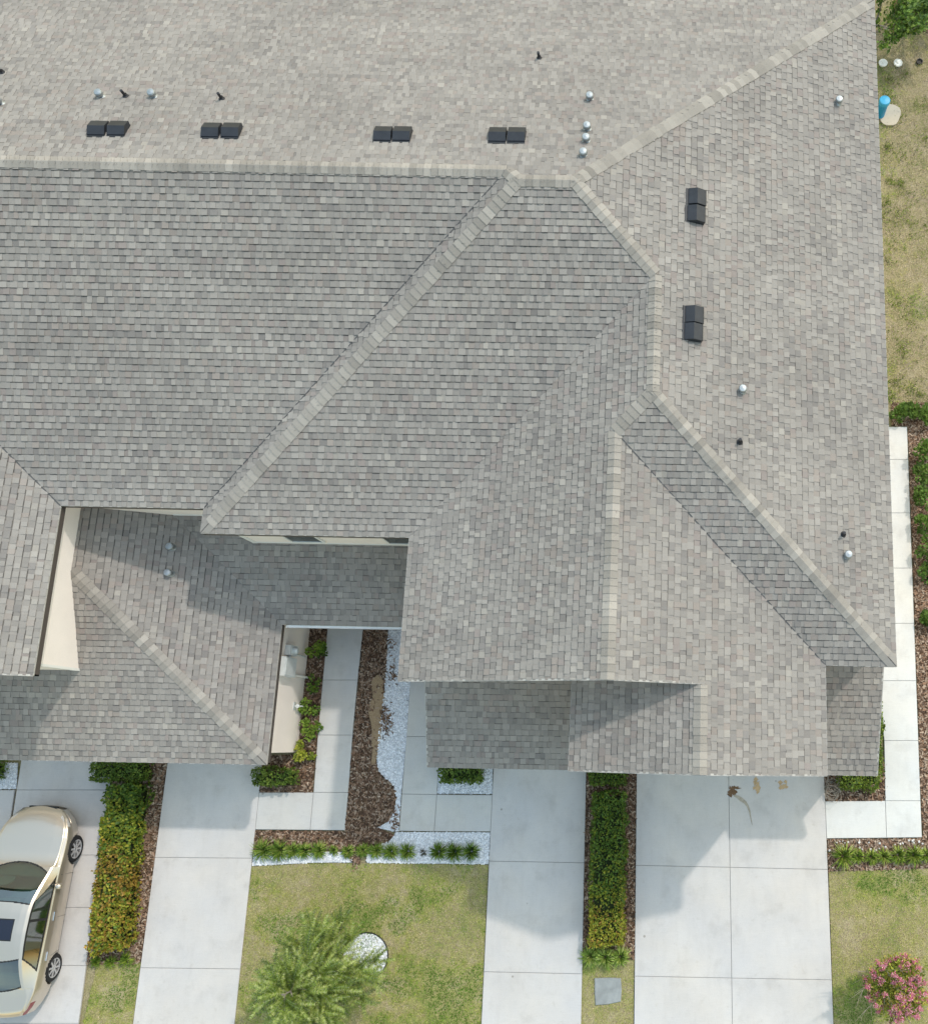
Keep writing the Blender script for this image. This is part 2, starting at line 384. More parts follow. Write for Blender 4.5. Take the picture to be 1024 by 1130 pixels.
# ------ low roofs
GLX, GLY, PEY = -9.155, -.62, 2.63            # left garage eaves, entry porch eave
W1Y, W2Y, LWALL = 5.03, 4.46, -13.32          # wall faces behind
PX1 = W2X + .25
gr = MB()
kx = W1Y - PEY
slope(gr, [(GLX, GLY), (GLX, PEY), (GLX - kx, W1Y), (LWALL, W1Y), (LWALL, GLY + (GLX - LWALL))], (GLX, 0), (-1, 0), ZL, 21)
slope(gr, [(GLX, GLY), (LWALL, GLY + (GLX - LWALL)), (LWALL, LRY + .25), (-22, LRY + .25), (-22, GLY)], (0, GLY), (0, 1), ZL, 22)
garage_roof = hb(gr, 'garage_roof', rm)
rc = MB(); hz = GLX - LWALL
caps(rc, (GLX, GLY, ZL), (LWALL, GLY + hz, ZL + P * hz), NE, NS, 23, corner=True)
sub(rc, 'ridge_cap', rm, garage_roof)
pr_ = MB()
slope(pr_, [(GLX, PEY), (PX1, PEY), (PX1, W2Y), (-9.72, W2Y), (-9.72, W1Y), (GLX - kx, W1Y)], (0, PEY), (0, 1), ZL, 24)
porch_roof = hb(pr_, 'porch_roof', rm)
SH2X, SHY, SH3X = -5.44, -.61, 4.985
s2 = MB(); slope(s2, [(SH2X, SHY), (GWX + .3, SHY), (GWX + .3, URY + .27), (SH2X, URY + .27)], (0, SHY), (0, 1), ZL, 25)
pent1 = hb(s2, 'pent_roof', rm)
s3 = MB(); slope(s3, [(GEX - .28, SHY), (SH3X, SHY), (SH3X, S3Y + .27), (GEX - .28, S3Y + .27)], (0, SHY), (0, 1), ZL, 26)
pent2 = hb(s3, 'pent_roof', rm)
# ------ fascia, drip edges, soffits
fa = MB(); dr = MB()
def edge(a, b, out, za, zb, m='dark'):
    edge_board(fa, (a[0], a[1], za), (b[0], b[1], zb), out, drop=.03)
    edge_board(dr, (a[0] + out[0] * .012, a[1] + out[1] * .012, za + .012), (b[0] + out[0] * .012, b[1] + out[1] * .012, zb + .012), out, hgt=.035, th=.04)
edge((EX, NY), (EX, S3Y), (1, 0), ZM, ZM); edge((FARX, NY), (EX, NY), (0, 1), ZM, ZM)
edge((GEX, S3Y), (EX, S3Y), (0, -1), ZM, ZM); edge((GEX, GRY), (GEX, S3Y), (1, 0), ZM, ZM)
edge((FX, GRY), (GEX, GRY), (0, -1), FZ, ZM); edge((GWX, GRY), (FX, GRY), (0, -1), ZM, FZ); edge((GWX, GRY), (GWX, URY), (-1, 0), ZM, ZM)
edge((W2X, URY), (GX, URY), (0, -1), ZM, GZ); edge((GX, URY), (FX, URY), (0, -1), GZ, FZ); edge((W2X, URY), (W2X, S2Y), (-1, 0), ZM, ZM)
edge((HX, S2Y), (W2X, S2Y), (0, -1), ZM, ZM); edge((HX, S2Y), (HX, S1Y), (-1, 0), ZM, ZM); edge((LEX, S1Y), (HX, S1Y), (0, -1), ZM, ZM)
edge((LEX, LRY), (LEX, S1Y), (1, 0), ZM, ZM); edge((LGX, LRY), (LEX, LRY), (0, -1), GZ, ZM); edge((LWX, LRY), (LGX, LRY), (0, -1), ZM, GZ)
sub(fa, 'fascia', M['dark_trim'], main_roof); sub(dr, 'drip_edge', M['beige_trim'], main_roof)
zo = ZM - .16
def soff(x0, x1, y0, y1, z=zo, par=None):
    q = MB(); q.box(x0, x1, y0, y1, z, z + .02); sub(q, 'soffit', M['white_trim'], par or main_roof)
def rake_soff(xa, za, xb, zb, y0, y1, par=None):
    q = MB(); d = .155; q.hexa([(xa, y0, za - d), (xb, y0, zb - d), (xb, y1, zb - d), (xa, y1, za - d)], [(xa, y0, za - d + .02), (xb, y0, zb - d + .02), (xb, y1, zb - d + .02), (xa, y1, za - d + .02)])
    sub(q, 'soffit', M['white_trim'], par or main_roof)
soff(EX - .28, EX - .031, S3Y + .031, NY - .031); soff(W2X + .031, W2X + .28, URY + .28, S2Y + .28)
soff(HX + .031, W2X + .03, S2Y + .031, W2Y + .03); soff(LEX, HX, S1Y + .031, W1Y + .03); soff(LWALL, LEX - .031, LRY + .25, W1Y)
soff(GEX, EX - .28, S3Y + .031, S3Y + .3); soff(GEX - .3, GEX - .031, GRY + .25, S3Y)
rake_soff(LEX - .031, ZM, LGX, GZ, LRY + .031, LRY + .26); rake_soff(W2X + .031, ZM, GX, GZ, URY + .031, URY + .26); rake_soff(GX, GZ, FX, FZ, URY + .031, URY + .26)
rake_soff(GWX + .031, ZM, FX, FZ, GRY + .031, GRY + .26); rake_soff(FX, FZ, GEX - .031, ZM, GRY + .031, GRY + .26)
def low_edges(par, L_, mt='dark_trim'):
    global fa, dr
    fa = MB(); dr = MB()
    for e in L_: edge(*e)
    sub(fa, 'fascia', M[mt], par); sub(dr, 'drip_edge', M['beige_trim'], par)
low_edges(garage_roof, [((-22, GLY), (GLX, GLY), (0, -1), ZL, ZL), ((GLX, GLY), (GLX, PEY), (1, 0), ZL, ZL)])
zt = lambda y: ZL + P * (y - SHY)
low_edges(pent1, [((SH2X, SHY), (GWX + .3, SHY), (0, -1), ZL, ZL), ((SH2X, SHY), (SH2X, URY + .25), (-1, 0), ZL, zt(URY + .25))])
low_edges(pent2, [((GEX - .28, SHY), (SH3X, SHY), (0, -1), ZL, ZL), ((SH3X, SHY), (SH3X, S3Y + .25), (1, 0), ZL, zt(S3Y + .25))])
soff(-9.42, GLX - .031, GLY + .031, PEY + .1, ZL - .16, garage_roof); soff(-22, -9.42, GLY + .031, GLY + .27, ZL - .16, garage_roof)
g = MB(); edge_board(g, (GLX + .05, PEY, ZL), (PX1, PEY, ZL), (0, -1), drop=.02, hgt=.15, th=.03); sub(g, 'fascia', M['beige_trim'], porch_roof)
g = MB()     # white gutter along the entry eave with a rounded end
for k in range(6):
    a0 = math.pi + math.pi * k / 6; a1 = math.pi + math.pi * (k + 1) / 6; cy, cz = PEY - .045, ZL - .03
    for s_ in (.036, .031):
        g.face([(GLX + .12, cy + s_ * math.cos(a0), cz + s_ * math.sin(a0)), (-6.05, cy + s_ * math.cos(a0), cz + s_ * math.sin(a0)), (-6.05, cy + s_ * math.cos(a1), cz + s_ * math.sin(a1)), (GLX + .12, cy + s_ * math.cos(a1), cz + s_ * math.sin(a1))])
for x in (GLX + .12, -6.05): g.tube((x - .01, PEY - .045, ZL - .04), (x + .01, PEY - .045, ZL - .04), .036, n=14)
sub(g, 'gutter', M['white_trim'], porch_roof)
# metal flashing where low roofs meet walls
def flash(a, b, z, out):
    fl = MB(); A = Vector((*a, z + .02)); B = Vector((*b, z + .02)); o = Vector((*out, 0)); u = Vector((0, 0, .09))
    fl.hexa([A, B, B + o * .012, A + o * .012], [A + u, B + u, B + o * .012 + u, A + o * .012 + u]); hb(fl, 'wall_flashing', M['white_trim'])
zp = lambda y: ZL + P * (y - PEY)
flash((-9.72, W2Y), (PX1, W2Y), zp(W2Y), (0, -1)); flash((GLX - kx, W1Y), (-9.72, W1Y), zp(W1Y), (0, -1))

# ------ walls (each storey block a closed shell of wall faces)
wa = MB()
def wall(a, b, z0, z1, th=.12, z1b=None):
    """wall from a to b, outer face on the right hand side when walking a to b"""
    A = Vector((*a, 0)); B = Vector((*b, 0)); d = (B - A).normalized(); n = Vector((-d.y, d.x, 0)) * th; A = A + d * .003; B = B - d * .003
    zb = z1 if z1b is None else z1b
    wa.hexa([A + Vector((0, 0, z0)), B + Vector((0, 0, z0)), B + n + Vector((0, 0, z0)), A + n + Vector((0, 0, z0))],
            [A + Vector((0, 0, z1)), B + Vector((0, 0, zb)), B + n + Vector((0, 0, zb)), A + n + Vector((0, 0, z1))])
ZT = ZM - .165
wall((EX - .25, S3Y + .26), (EX - .25, NY - .25), 0, ZT); wall((EX - .25, NY - .25), (FARX, NY - .25), 0, ZT)
wall((GEX - .252, S3Y + .25), (EX - .25, S3Y + .25), 0, ZT); wall((GEX - .25, GRY + .25), (GEX - .25, S3Y + .25), 0, ZT)
gy = GRY + .25
wall((GWX + .25, gy), (FX, gy), 0, ZT, z1b=FZ - .2); wall((FX, gy), (GEX - .25, gy), 0, FZ - .2, z1b=ZT)
wall((GWX + .25, URY + .25), (GWX + .25, gy), 0, ZT)
uy = URY + .25
wall((W2X + .25, uy), (GX, uy), 0, ZT, z1b=GZ - .2); wall((GX, uy), (FX + .3, uy), 0, GZ - .2, z1b=FZ - .3)
wall((W2X + .25, W2Y), (W2X + .25, uy), 0, ZT)
wall((-9.72, W2Y), (W2X + .25, W2Y), 0, ZT); wall((-9.72, W1Y), (-9.72, W2Y), 0, ZT); wall((LWALL, W1Y), (-9.72, W1Y), 0, ZT)
wall((LWALL, LRY + .25), (LWALL, W1Y), 0, ZT)
wall((LGX, LRY + .25), (LWALL, LRY + .25), 0, GZ - .2, z1b=ZT); wall((LWX + .25, LRY + .25), (LGX, LRY + .25), 0, ZT, z1b=GZ - .2)
wall((-9.4, GLY + .25), (-9.4, W2Y), 0, ZL - .08); wall((-22, GLY + .25), (-9.4, GLY + .25), 0, ZL - .15)
wall((SH2X + .2, SHY + .25), (GWX + .25, SHY + .25), 0, ZL - .15); wall((SH2X + .2, uy), (SH2X + .2, SHY + .25), 0, ZL - .12, z1b=ZL - .12)
wall((GEX - .25, SHY + .25), (SH3X - .2, SHY + .25), 0, ZL - .15); wall((SH3X - .2, SHY + .25), (SH3X - .2, S3Y + .25), 0, ZL - .12)
hb(wa, 'wall', M['stucco'])
for b_ in ((LWALL - .1, LWALL + .02, LRY + .235, LRY + .29, ZL + .85, ZT), (-9.735, -9.62, W2Y - .015, W2Y + .05, zp(W2Y), ZT)):
    cb = MB(); cb.box(*b_); hb(cb, 'corner_board', M['white_trim'])
def window(x0, x1, y, z0, z1):
    f = MB(); d = .05
    for b in ((x0 - d, x0, z0 - d, z1 + d), (x1, x1 + d, z0 - d, z1 + d), (x0, x1, z0 - d, z0), (x0, x1, z1, z1 + d)):
        f.box(b[0], b[1], y - .035, y + .02, b[2], b[3])
    o = hb(f, 'window', M['white_trim'])
    p = MB(); p.box(x0, x1, y - .02, y - .01, z0, z1); sub(p, 'pane', M['glass'], o)
window(-8.68, -7.98, W2Y, 3.74, 4.75); window(-6.42, -5.72, W2Y, 3.74, 4.75)
def garage_door(x0, x1, y):
    d = MB()
    for k in range(4): d.box(x0, x1, y - .04, y - .005, .02 + k * .53, .02 + k * .53 + .52)
    n = max(2, int((x1 - x0) / .6)); wd = (x1 - x0) / n
    for k in range(4):
        for j in range(n): d.box(x0 + j * wd + .08, x0 + (j + 1) * wd - .08, y - .052, y - .041, .12 + k * .53, .42 + k * .53)
    hb(d, 'garage_door', M['door_white'])
garage_door(-.75 + .1, 2.75, gy); garage_door(-4.5, -2.25, SHY + .25); garage_door(-12.9, -10.7, GLY + .25)

# ------ roof vents
def roof_hit(px, py, up_dir, eave, ze):
    n = Vector((-P * up_dir[0], -P * up_dir[1], 1)); c = ze - P * (eave[0] * up_dir[0] + eave[1] * up_dir[1])
    d = ray(px, py); o = Vector((0, 0, CAM_H)); return o + d * ((c - n.dot(o)) / n.dot(d))
SLN = ((0, -1), (0, NY), ZM); SLE = ((-1, 0), (EX, 0), ZM); SLG = ((-1, 0), (GLX, 0), ZL)
def frame_of(up_dir):
    h = Vector((up_dir[0], up_dir[1], 0)); V = Vector((h.x, h.y, P)) / SL; u = Vector((h.y, -h.x, 0)); N = u.cross(V)
    return u, V, (N if N.z > 0 else -N)
def box_vent(px, py, sl, w_=.36):
    c = roof_hit(px, py, *sl); u, V, N = frame_of(sl[0]); b = MB()
    Wp = lambda a, v, n: c + u * a + V * v + N * n
    prof = [(-.19, .03), (-.19, .115), (-.165, .125), (.03, .15), (.19, .045), (.19, .0), (.0, .0), (-.15, .0)]
    L_, R2 = [Wp(-w_ / 2, v, n) for v, n in prof], [Wp(w_ / 2, v, n) for v, n in prof]
    for k in range(len(prof)):
        k2 = (k + 1) % len(prof); b.face([L_[k], L_[k2], R2[k2], R2[k]])
    b.face(L_); b.face(list(reversed(R2)))
    o = hb(b, 'box_vent', M['black_vent'])
    f = MB(); f.hexa([Wp(-w_ / 2 - .006, -.2, .016), Wp(w_ / 2 + .006, -.2, .016), Wp(w_ / 2 + .006, .24, .016), Wp(-w_ / 2 - .006, .24, .016)],
                     [Wp(-w_ / 2 - .006, -.2, .024), Wp(w_ / 2 + .006, -.2, .024), Wp(w_ / 2 + .006, .24, .024), Wp(-w_ / 2 - .006, .24, .024)])
    sub(f, 'flange', M['black_vent'], o)
for a in ((109.5, 144), (131.5, 144), (234.5, 146), (256.5, 146), (423.5, 150), (444.5, 150), (549.5, 151), (570.5, 151)): box_vent(*a, SLN)
for a in ((768, 219), (767, 237.5), (765, 348.5), (764, 367.5)): box_vent(*a, SLE)
def cap_vent(px, py, sl):
    c = roof_hit(px, py, *sl); u, V, N = frame_of(sl[0]); c = c - Vector((0, 0, .02))
    b = MB(); b.tube(c, c + Vector((0, 0, .16)), .05, n=14); b.lathe(c + Vector((0, 0, .10)), [(.07, 0), (.085, .005), (.085, .075), (.07, .095), (.0, .105)], 18)
    b.lathe(c + Vector((0, 0, .01)), [(.11, 0), (.07, .04), (.05, .07)], 14, ax=N)
    hb(b, 'cap_vent', M['galv'])
for a in ((1, 114), (112, 106), (170, 106), (651, 109), (648, 142), (647, 155), (644, 171), (925, 113)): cap_vent(*a, SLN if a[0] < 900 else SLE)
for a in ((819, 431), (935, 613)): cap_vent(*a, SLE)
for a in ((190, 604), (188, 633)): cap_vent(*a, SLG)
def pipe_vent(px, py, sl):
    c = roof_hit(px, py, *sl); u, V, N = frame_of(sl[0]); b = MB()
    b.tube(c - Vector((0, 0, .03)), c + Vector((0, 0, .21)), .03, n=12); b.lathe(c + N * .014, [(.07, 0), (.05, .02), (.033, .06)], 14, ax=N)
    hb(b, 'plumbing_pipe', M['black_pipe'])
for a in ((3, 80), (139, 106), (245, 109), (595, 64)): pipe_vent(*a, SLN)
for a in ((816, 488), (930, 590)): pipe_vent(*a, SLE)
# ------ electric meter, panel, hose tap on the side wall of the left garage
X0 = -9.4
mt_ = MB(); mt_.box(X0, X0 + .14, 1.99, 2.24, 1.15, 1.62); e = hb(mt_, 'meter_box', M['grey_box'])
q = MB(); q.lathe((X0 + .14, 2.115, 1.42), [(.09, 0), (.09, .07), (.07, .11), (0, .115)], 20, ax=(1, 0, 0)); sub(q, 'meter_dial', M['grey_box'], e)
mt_ = MB(); mt_.box(X0, X0 + .17, 1.46, 1.93, 1.2, 1.95); mt_.box(X0 + .17, X0 + .182, 1.49, 1.90, 1.24, 1.91); e = hb(mt_, 'panel_box', M['grey_box'])
q = MB(); q.tube((X0 + .06, 1.54, 0), (X0 + .06, 1.54, 1.2), .032, n=12); sub(q, 'conduit', M['white_trim'], e)
q = MB(); q.tube((X0 + .06, 2.05, .35), (X0 + .06, 2.05, 1.15), .022, n=10); q.tube((X0 + .06, 1.93, 1.4), (X0 + .06, 2.0, 1.4), .025, n=10); hb(q, 'conduit', M['grey_box'])
q = MB(); q.tube((X0, .78, .58), (X0 + .16, .78, .56), .018, n=10); q.lathe((X0 + .1, .78, .57), [(.0, .06), (.05, .06), (.05, .08), (0, .085)], 10); q.tube((X0 + .16, .78, .57), (X0 + .17, .78, .47), .02, n=10); q.box(X0 - .001, X0 + .012, .68, .88, .5, .68)
hb(q, 'hose_tap', M['grey_box'])
q = MB(); q.tube((X0 + .05, .84, 0), (X0 + .05, .84, .3), .024, n=10); hb(q, 'drain_pipe', M['white_trim'])

# ------------------------------------------------------------------ ground
g = MB(); g.face([(-600, -600, -.03), (600, -600, -.03), (600, 600, -.03), (-600, 600, -.03)])
tag(g.build('ground', M['ground']), kind='structure')
def sheet(name, pts, m, z, world=False):
    b = MB(); q = [Vector((*p, z)) if world else G(*p, z) for p in pts]; b.face(q); return tag(b.build(name, M[m]), kind='structure')
def inset(q, d):
    c = sum(q, Vector()) / len(q); out = []; n = len(q)
    area = sum(q[i].x * q[(i + 1) % n].y - q[(i + 1) % n].x * q[i].y for i in range(n)); sg = 1 if area > 0 else -1
    for i in range(n):
        a, b, e = q[i - 1], q[i], q[(i + 1) % n]
        d1 = (b - a).normalized(); d2 = (e - b).normalized(); n1 = Vector((-d1.y, d1.x, 0)) * sg; n2 = Vector((-d2.y, d2.x, 0)) * sg
        k = (n1 + n2); k = k / max(.3, k.length_squared) * 2
        out.append(b + k * d)
    return out
ZC = .05
def slabs(name, polys, m, gap=.0055, z=ZC):
    b = MB()
    for pl in polys:
        q = [p if isinstance(p, Vector) else G(*p, z) for p in pl]; q = inset(q, gap); c = [Vector((p.x, p.y, z)) for p in q]
        i2 = inset(c, .006)
        bo = [Vector((p.x, p.y, z - .06)) for p in c]; mid = [Vector((p.x, p.y, z - .006)) for p in c]
        b.hexa(bo, mid, bottom=False); b.f.pop(len(b.f) - len(c) - 1); b.m.pop(); b.c.pop()
        n = len(c)
        for k in range(n): b.face([mid[k], mid[(k + 1) % n], i2[(k + 1) % n], i2[k]])
        b.face(i2)
        b.face([Vector((p.x, p.y, z - .016)) for p in inset(q, -gap * .9)], (1, 1, 1), 1)
    return tag(b.build(name, [M[m], M['joint']]), kind='structure')
def lerp2(a, b, t): return (a[0] + (b[0] - a[0]) * t, a[1] + (b[1] - a[1]) * t)
def ln(p, q, y):      # point at image row y on the straight line p-q
    return lerp2(p, q, (y - p[1]) / (q[1] - p[1]))
def drive(name, L_, R2, rows, m='concrete', mid=None):
    pl = []
    for (ya, yb), (yc, yd) in zip(rows[:-1], rows[1:]):
        a, b, c, d = ln(*L_, ya), ln(*R2, yb), ln(*R2, yd), ln(*L_, yc)
        if mid:
            e, f = ln(*mid, (ya + yb) / 2), ln(*mid, (yc + yd) / 2); pl += [[a, e, f, d], [e, b, c, f]]
        else: pl.append([a, b, c, d])
    return slabs(name, pl, m)
D1R = ((122, 860), (86.4, 1130)); D1L = ((-130, 860), (-200, 1130))
D2L = ((184, 846.4), (146.5, 1130)); D2R = ((286.5, 869.8), (258.7, 1130))
D3L = ((544.1, 855.6), (531, 1130)); D3R = ((647, 851.5), (641.2, 1130))
D4L = ((702.4, 851.5), (699.6, 1130)); D4R = ((909.6, 857), (919.7, 1130)); D4M = ((803.9, 853), (808, 1130))
dv1 = drive('driveway', ((20, 860), (-22, 1130)), D1R, [(828, 828), (872, 872), (944, 944), (1002, 1002), (1066, 1066), (1130, 1130), (1260, 1260)])
drive('driveway', D2L, D2R, [(834, 834), (946.6, 947.5), (1068.5, 1069.9), (1190, 1190), (1310, 1310)])
drive('driveway', D3L, D3R, [(834, 834), (950.6, 952.5), (1072.9, 1075.3), (1195, 1198), (1315, 1318)])
drive('driveway', D4L, D4R, [(834, 836), (955.2, 960), (1077.8, 1082), (1200, 1204), (1322, 1326)], mid=D4M)
slabs('driveway', [[(-130, 872), (16, 872), ln((20, 860), (-22, 1130), 1002), (-150, 1002)], [(-150, 1002), ln((20, 860), (-22, 1130), 1002), ln((20, 860), (-22, 1130), 1260), (-230, 1260)]], 'concrete')
# paths
slabs('path', [[(285.8, 874.8), (345.8, 874.8), (342, 916.3), (281.5, 915.8)], [(345.8, 874.8), (384.2, 874.8), (380.4, 916.7), (342, 916.3)],
               [(350.6, 811.4), (389, 811.4), (384.2, 874.8), (345.8, 874.8)], [(356, 750.5), (394.6, 750.5), (389, 811.4), (350.6, 811.4)],
               [(363.5, 670), (403, 670), (394.6, 750.5), (356, 750.5)]], 'walk')
slabs('path', [[(443.4, 876.5), (482, 877), (479, 917.8), (440.4, 917.3)], [(482, 877), (543.2, 877.5), (541.3, 918), (479, 917.8)],
               [(448.5, 813), (486, 813), (482, 877), (443.4, 876.5)], [(454, 730), (491, 730), (486, 813), (448.5, 813)], [(457, 690), (494, 690), (491, 730), (454, 730)]], 'walk')
rows = [470.7, 507, 566, 627, 688, 751.4, 817.5, 884]
wl = lambda y: ((968.5, y) if y < 760 else (975 + (y - 780) * .018, y)); wr_ = lambda y: ln((1001, 470.7), (1015.8, 884), y)
slabs('path', [[wl(a), wr_(a), wr_(b), wl(b)] for a, b in zip(rows[:-1], rows[1:])] +
      [[wl(884), wr_(884), (1017.4, 924.5), (978.3, 925)], [(910.4, 884.5), wl(884), (978.3, 925), (912.2, 925.7)]], 'pale_walk')
# lawns, beds
LAWN = [(278, 956.5), (346.7, 953), (405, 953), (538.8, 954.8), (528.5, 1180), (252.5, 1180)]
STRIP1 = [(108, 1062), (155.5, 1062), (140, 1180), (80, 1180)]; STRIP2 = [(643, 1060), (699.8, 1060), (698, 1180), (640, 1180)]
LAWNR = [(914.5, 962), (1060, 958), (1070, 1180), (921.5, 1180)]
sheet('lawn', LAWN, 'lawn', .012); sheet('lawn', STRIP1, 'lawn', .012); sheet('lawn', STRIP2, 'lawn', .012); sheet('lawn', LAWNR, 'lawn', .012)
BEDS = {
 'A': [(120, 835), (186, 835), (156, 1064), (95, 1064)],
 'B': [(283, 835), (327, 833), (340, 680), (364.5, 680), (350, 815), (345.2, 875), (286, 875)],
 'C': [(402, 680), (429, 680), (426.5, 738), (423.5, 769), (419.6, 797), (415.7, 840), (418.5, 852), (426, 860), (434.6, 867), (437, 880), (436, 893), (430, 905), (416, 913), (425, 917), (434, 922), (430, 928), (412, 936), (404, 944), (395, 949), (384, 946), (380, 938), (368, 937), (330, 938), (280.5, 939), (282, 917), (381, 918)],
 'D': [(646.5, 835), (703, 835), (699.9, 1058), (642.8, 1058)],
 'E': [(909, 840), (977, 840), (977.8, 884), (909.5, 884)],
 'F': [(1001, 445), (1100, 440), (1120, 930), (1060, 938), (1060, 957), (914, 962), (912.5, 926.5), (1018.5, 925.5), (1016.4, 884)],
 'G': [(984, 445), (1001, 445), (1001.5, 470), (984, 470)],
}
for k, pl in BEDS.items(): sheet('mulch_bed', pl, 'mulch', .008)
GRAV = {
 'a': [(429, 680), (470, 680), (453, 757), (449, 813), (443, 876), (440, 917.5), (436, 918), (416, 914), (430, 906), (436, 893), (437, 880), (434.6, 867), (426, 860), (418.5, 852), (415.7, 840), (419.6, 797), (423.5, 769), (426.5, 738)],
 'b': [(436, 918.5), (541, 919), (539, 954), (405, 952.5), (404, 944), (412, 936), (430, 928), (435, 923)],
 'c': [(280.2, 941), (330, 941), (368, 940), (380, 941), (384, 947), (392, 952), (346.7, 952.3), (278, 955.8)],
 'd': [(484, 845), (543.8, 845), (543.2, 876.5), (482.6, 876)],
 'e': [(-8, 842), (20, 842), (18, 871), (-12, 871)],
}
for k, pl in GRAV.items(): sheet('gravel_bed', pl, 'gravel', .011)
RINGC = G(403.5, 1056); RINGR = .545
g = MB(); g.face([(RINGC.x + RINGR * math.cos(2 * math.pi * k / 40), RINGC.y + RINGR * math.sin(2 * math.pi * k / 40), .016) for k in range(40)])
tag(g.build('gravel_bed', M['gravel']), kind='structure')
SAND = [(411, 750), (418, 744), (423.5, 752), (424, 790), (419, 822), (414, 845), (409, 842), (411, 812), (406, 785), (410, 770)]
def rough(pts, n=4, a=1.1):
    out = []
    for i, p in enumerate(pts):
        q = pts[(i + 1) % len(pts)]
        for k in range(n): x, y = lerp2(p, q, k / n); out.append((x + U(-a, a), y + U(-a, a)))
    return out
sheet('sand_patch', rough(SAND), 'sand', .020)
DUST = [(400, 712), (408, 720), (410, 745), (402, 752), (398.5, 740)]
g = MB(); g.face([G(*p, .018) for p in DUST]); tag(g.build('sand_patch', M['mulch']), kind='structure')

# ------------------------------------------------------------------ scatter
def in_poly(x, y, q):
    c = False; n = len(q); j = n - 1
    for i in range(n):
        if (q[i].y > y) != (q[j].y > y) and x < (q[j].x - q[i].x) * (y - q[i].y) / (q[j].y - q[i].y) + q[i].x: c = not c
        j = i
    return c
def scatter(pts, dens, rng):
    q = [p if isinstance(p, Vector) else G(*p) for p in pts]
    x0, x1 = min(p.x for p in q), max(p.x for p in q); y0, y1 = min(p.y for p in q), max(p.y for p in q)
    for _ in range(int((x1 - x0) * (y1 - y0) * dens)):
        x = rng.uniform(x0, x1); y = rng.uniform(y0, y1)
        if in_poly(x, y, q): yield x, y
rng = random.Random(3)
ch = MB()
CH = [(.24, .15, .10), (.17, .105, .07), (.31, .22, .16), (.36, .27, .20), (.10, .064, .045), (.42, .33, .25), (.27, .165, .105)]
CHD = [(.155, .09, .055), (.11, .064, .042), (.21, .13, .085), (.27, .18, .12), (.065, .04, .028), (.36, .27, .20)]
def chip(x, y, z, c):
    a = rng.uniform(0, math.pi); L_ = rng.uniform(.02, .055); w_ = rng.uniform(.007, .02); dz = rng.uniform(-.018, .018); dw = rng.uniform(-.008, .008)
    d = Vector((math.cos(a) * L_, math.sin(a) * L_, dz)); s_ = Vector((-math.sin(a) * w_, math.cos(a) * w_, dw)); p = Vector((x, y, z))
    f = rng.uniform(.75, 1.25); ch.face([p - d - s_, p + d - s_ * .8, p + d + s_, p - d + s_], tuple(v * f for v in c))
SANDW = [G(*p) for p in SAND]
for k, pl in BEDS.items():
    for x, y in scatter(pl, 800, rng):
        if in_poly(x, y, SANDW) and rng.random() < .86: continue
        chip(x, y, rng.uniform(.015, .045), rng.choice(CH if k in 'AFG' or rng.random() < .3 else CHD))
# chips spilled onto the gravel and the sandy patch
for cx_, cy_, rr, n in ((432, 712, .12, 26), (434, 745, .14, 36), (424, 790, .15, 60), (427, 800, .16, 60), (437, 905, .15, 50), (394, 947, .10, 70), (404, 735, .25, 40)):
    c = G(cx_, cy_)
    for _ in range(n): chip(c.x + rng.gauss(0, rr * .5), c.y + rng.gauss(0, rr), .035, rng.choice(CHD))
tag(ch.build('mulch_chips', M['chip']), kind='stuff')
st = MB()
def pebble(x, y, z, r, c):
    a = rng.uniform(0, 6.28); k = 6; top = []
    ring = [Vector((x + r * rng.uniform(.75, 1.2) * math.cos(a + j * 1.047), y + r * rng.uniform(.75, 1.2) * math.sin(a + j * 1.047), z)) for j in range(k)]
    up_ = [Vector((x + (p.x - x) * .6 + rng.uniform(-.2, .2) * r, y + (p.y - y) * .6, z + r * rng.uniform(.6, 1.0))) for p in ring]
    st.hexa(ring, up_, c, bottom=False)
def pebbles(pl, dens):
    for x, y in scatter(pl, dens, rng):
        v = rng.choice([.88, .84, .78, .72, .62]) * rng.uniform(.93, 1.05); pebble(x, y, .012, rng.uniform(.014, .03), (v * .98, v * .99, v * 1.02))
for k, pl in GRAV.items(): pebbles(pl, 850)
ringp = [Vector((RINGC.x + RINGR * .97 * math.cos(2 * math.pi * k / 24), RINGC.y + RINGR * .97 * math.sin(2 * math.pi * k / 24), 0)) for k in range(24)]
pebbles(ringp, 900)
for x, y in scatter([(914, 927), (1018, 927), (1018, 940), (914, 940)], 55, rng): pebble(x, y, .03, rng.uniform(.02, .04), (.68, .66, .64))
tag(st.build('white_pebbles', M['stone']), kind='stuff')
e = MB(); e.lathe((RINGC.x, RINGC.y, 0), [(RINGR, 0), (RINGR, .035), (RINGR + .012, .042), (RINGR + .022, .03), (RINGR + .022, 0)], 48)
tag(e.build('tree_ring_edging', M['black_plastic']), 'black round edging ring around the white gravel under the lawn tree', 'edging')

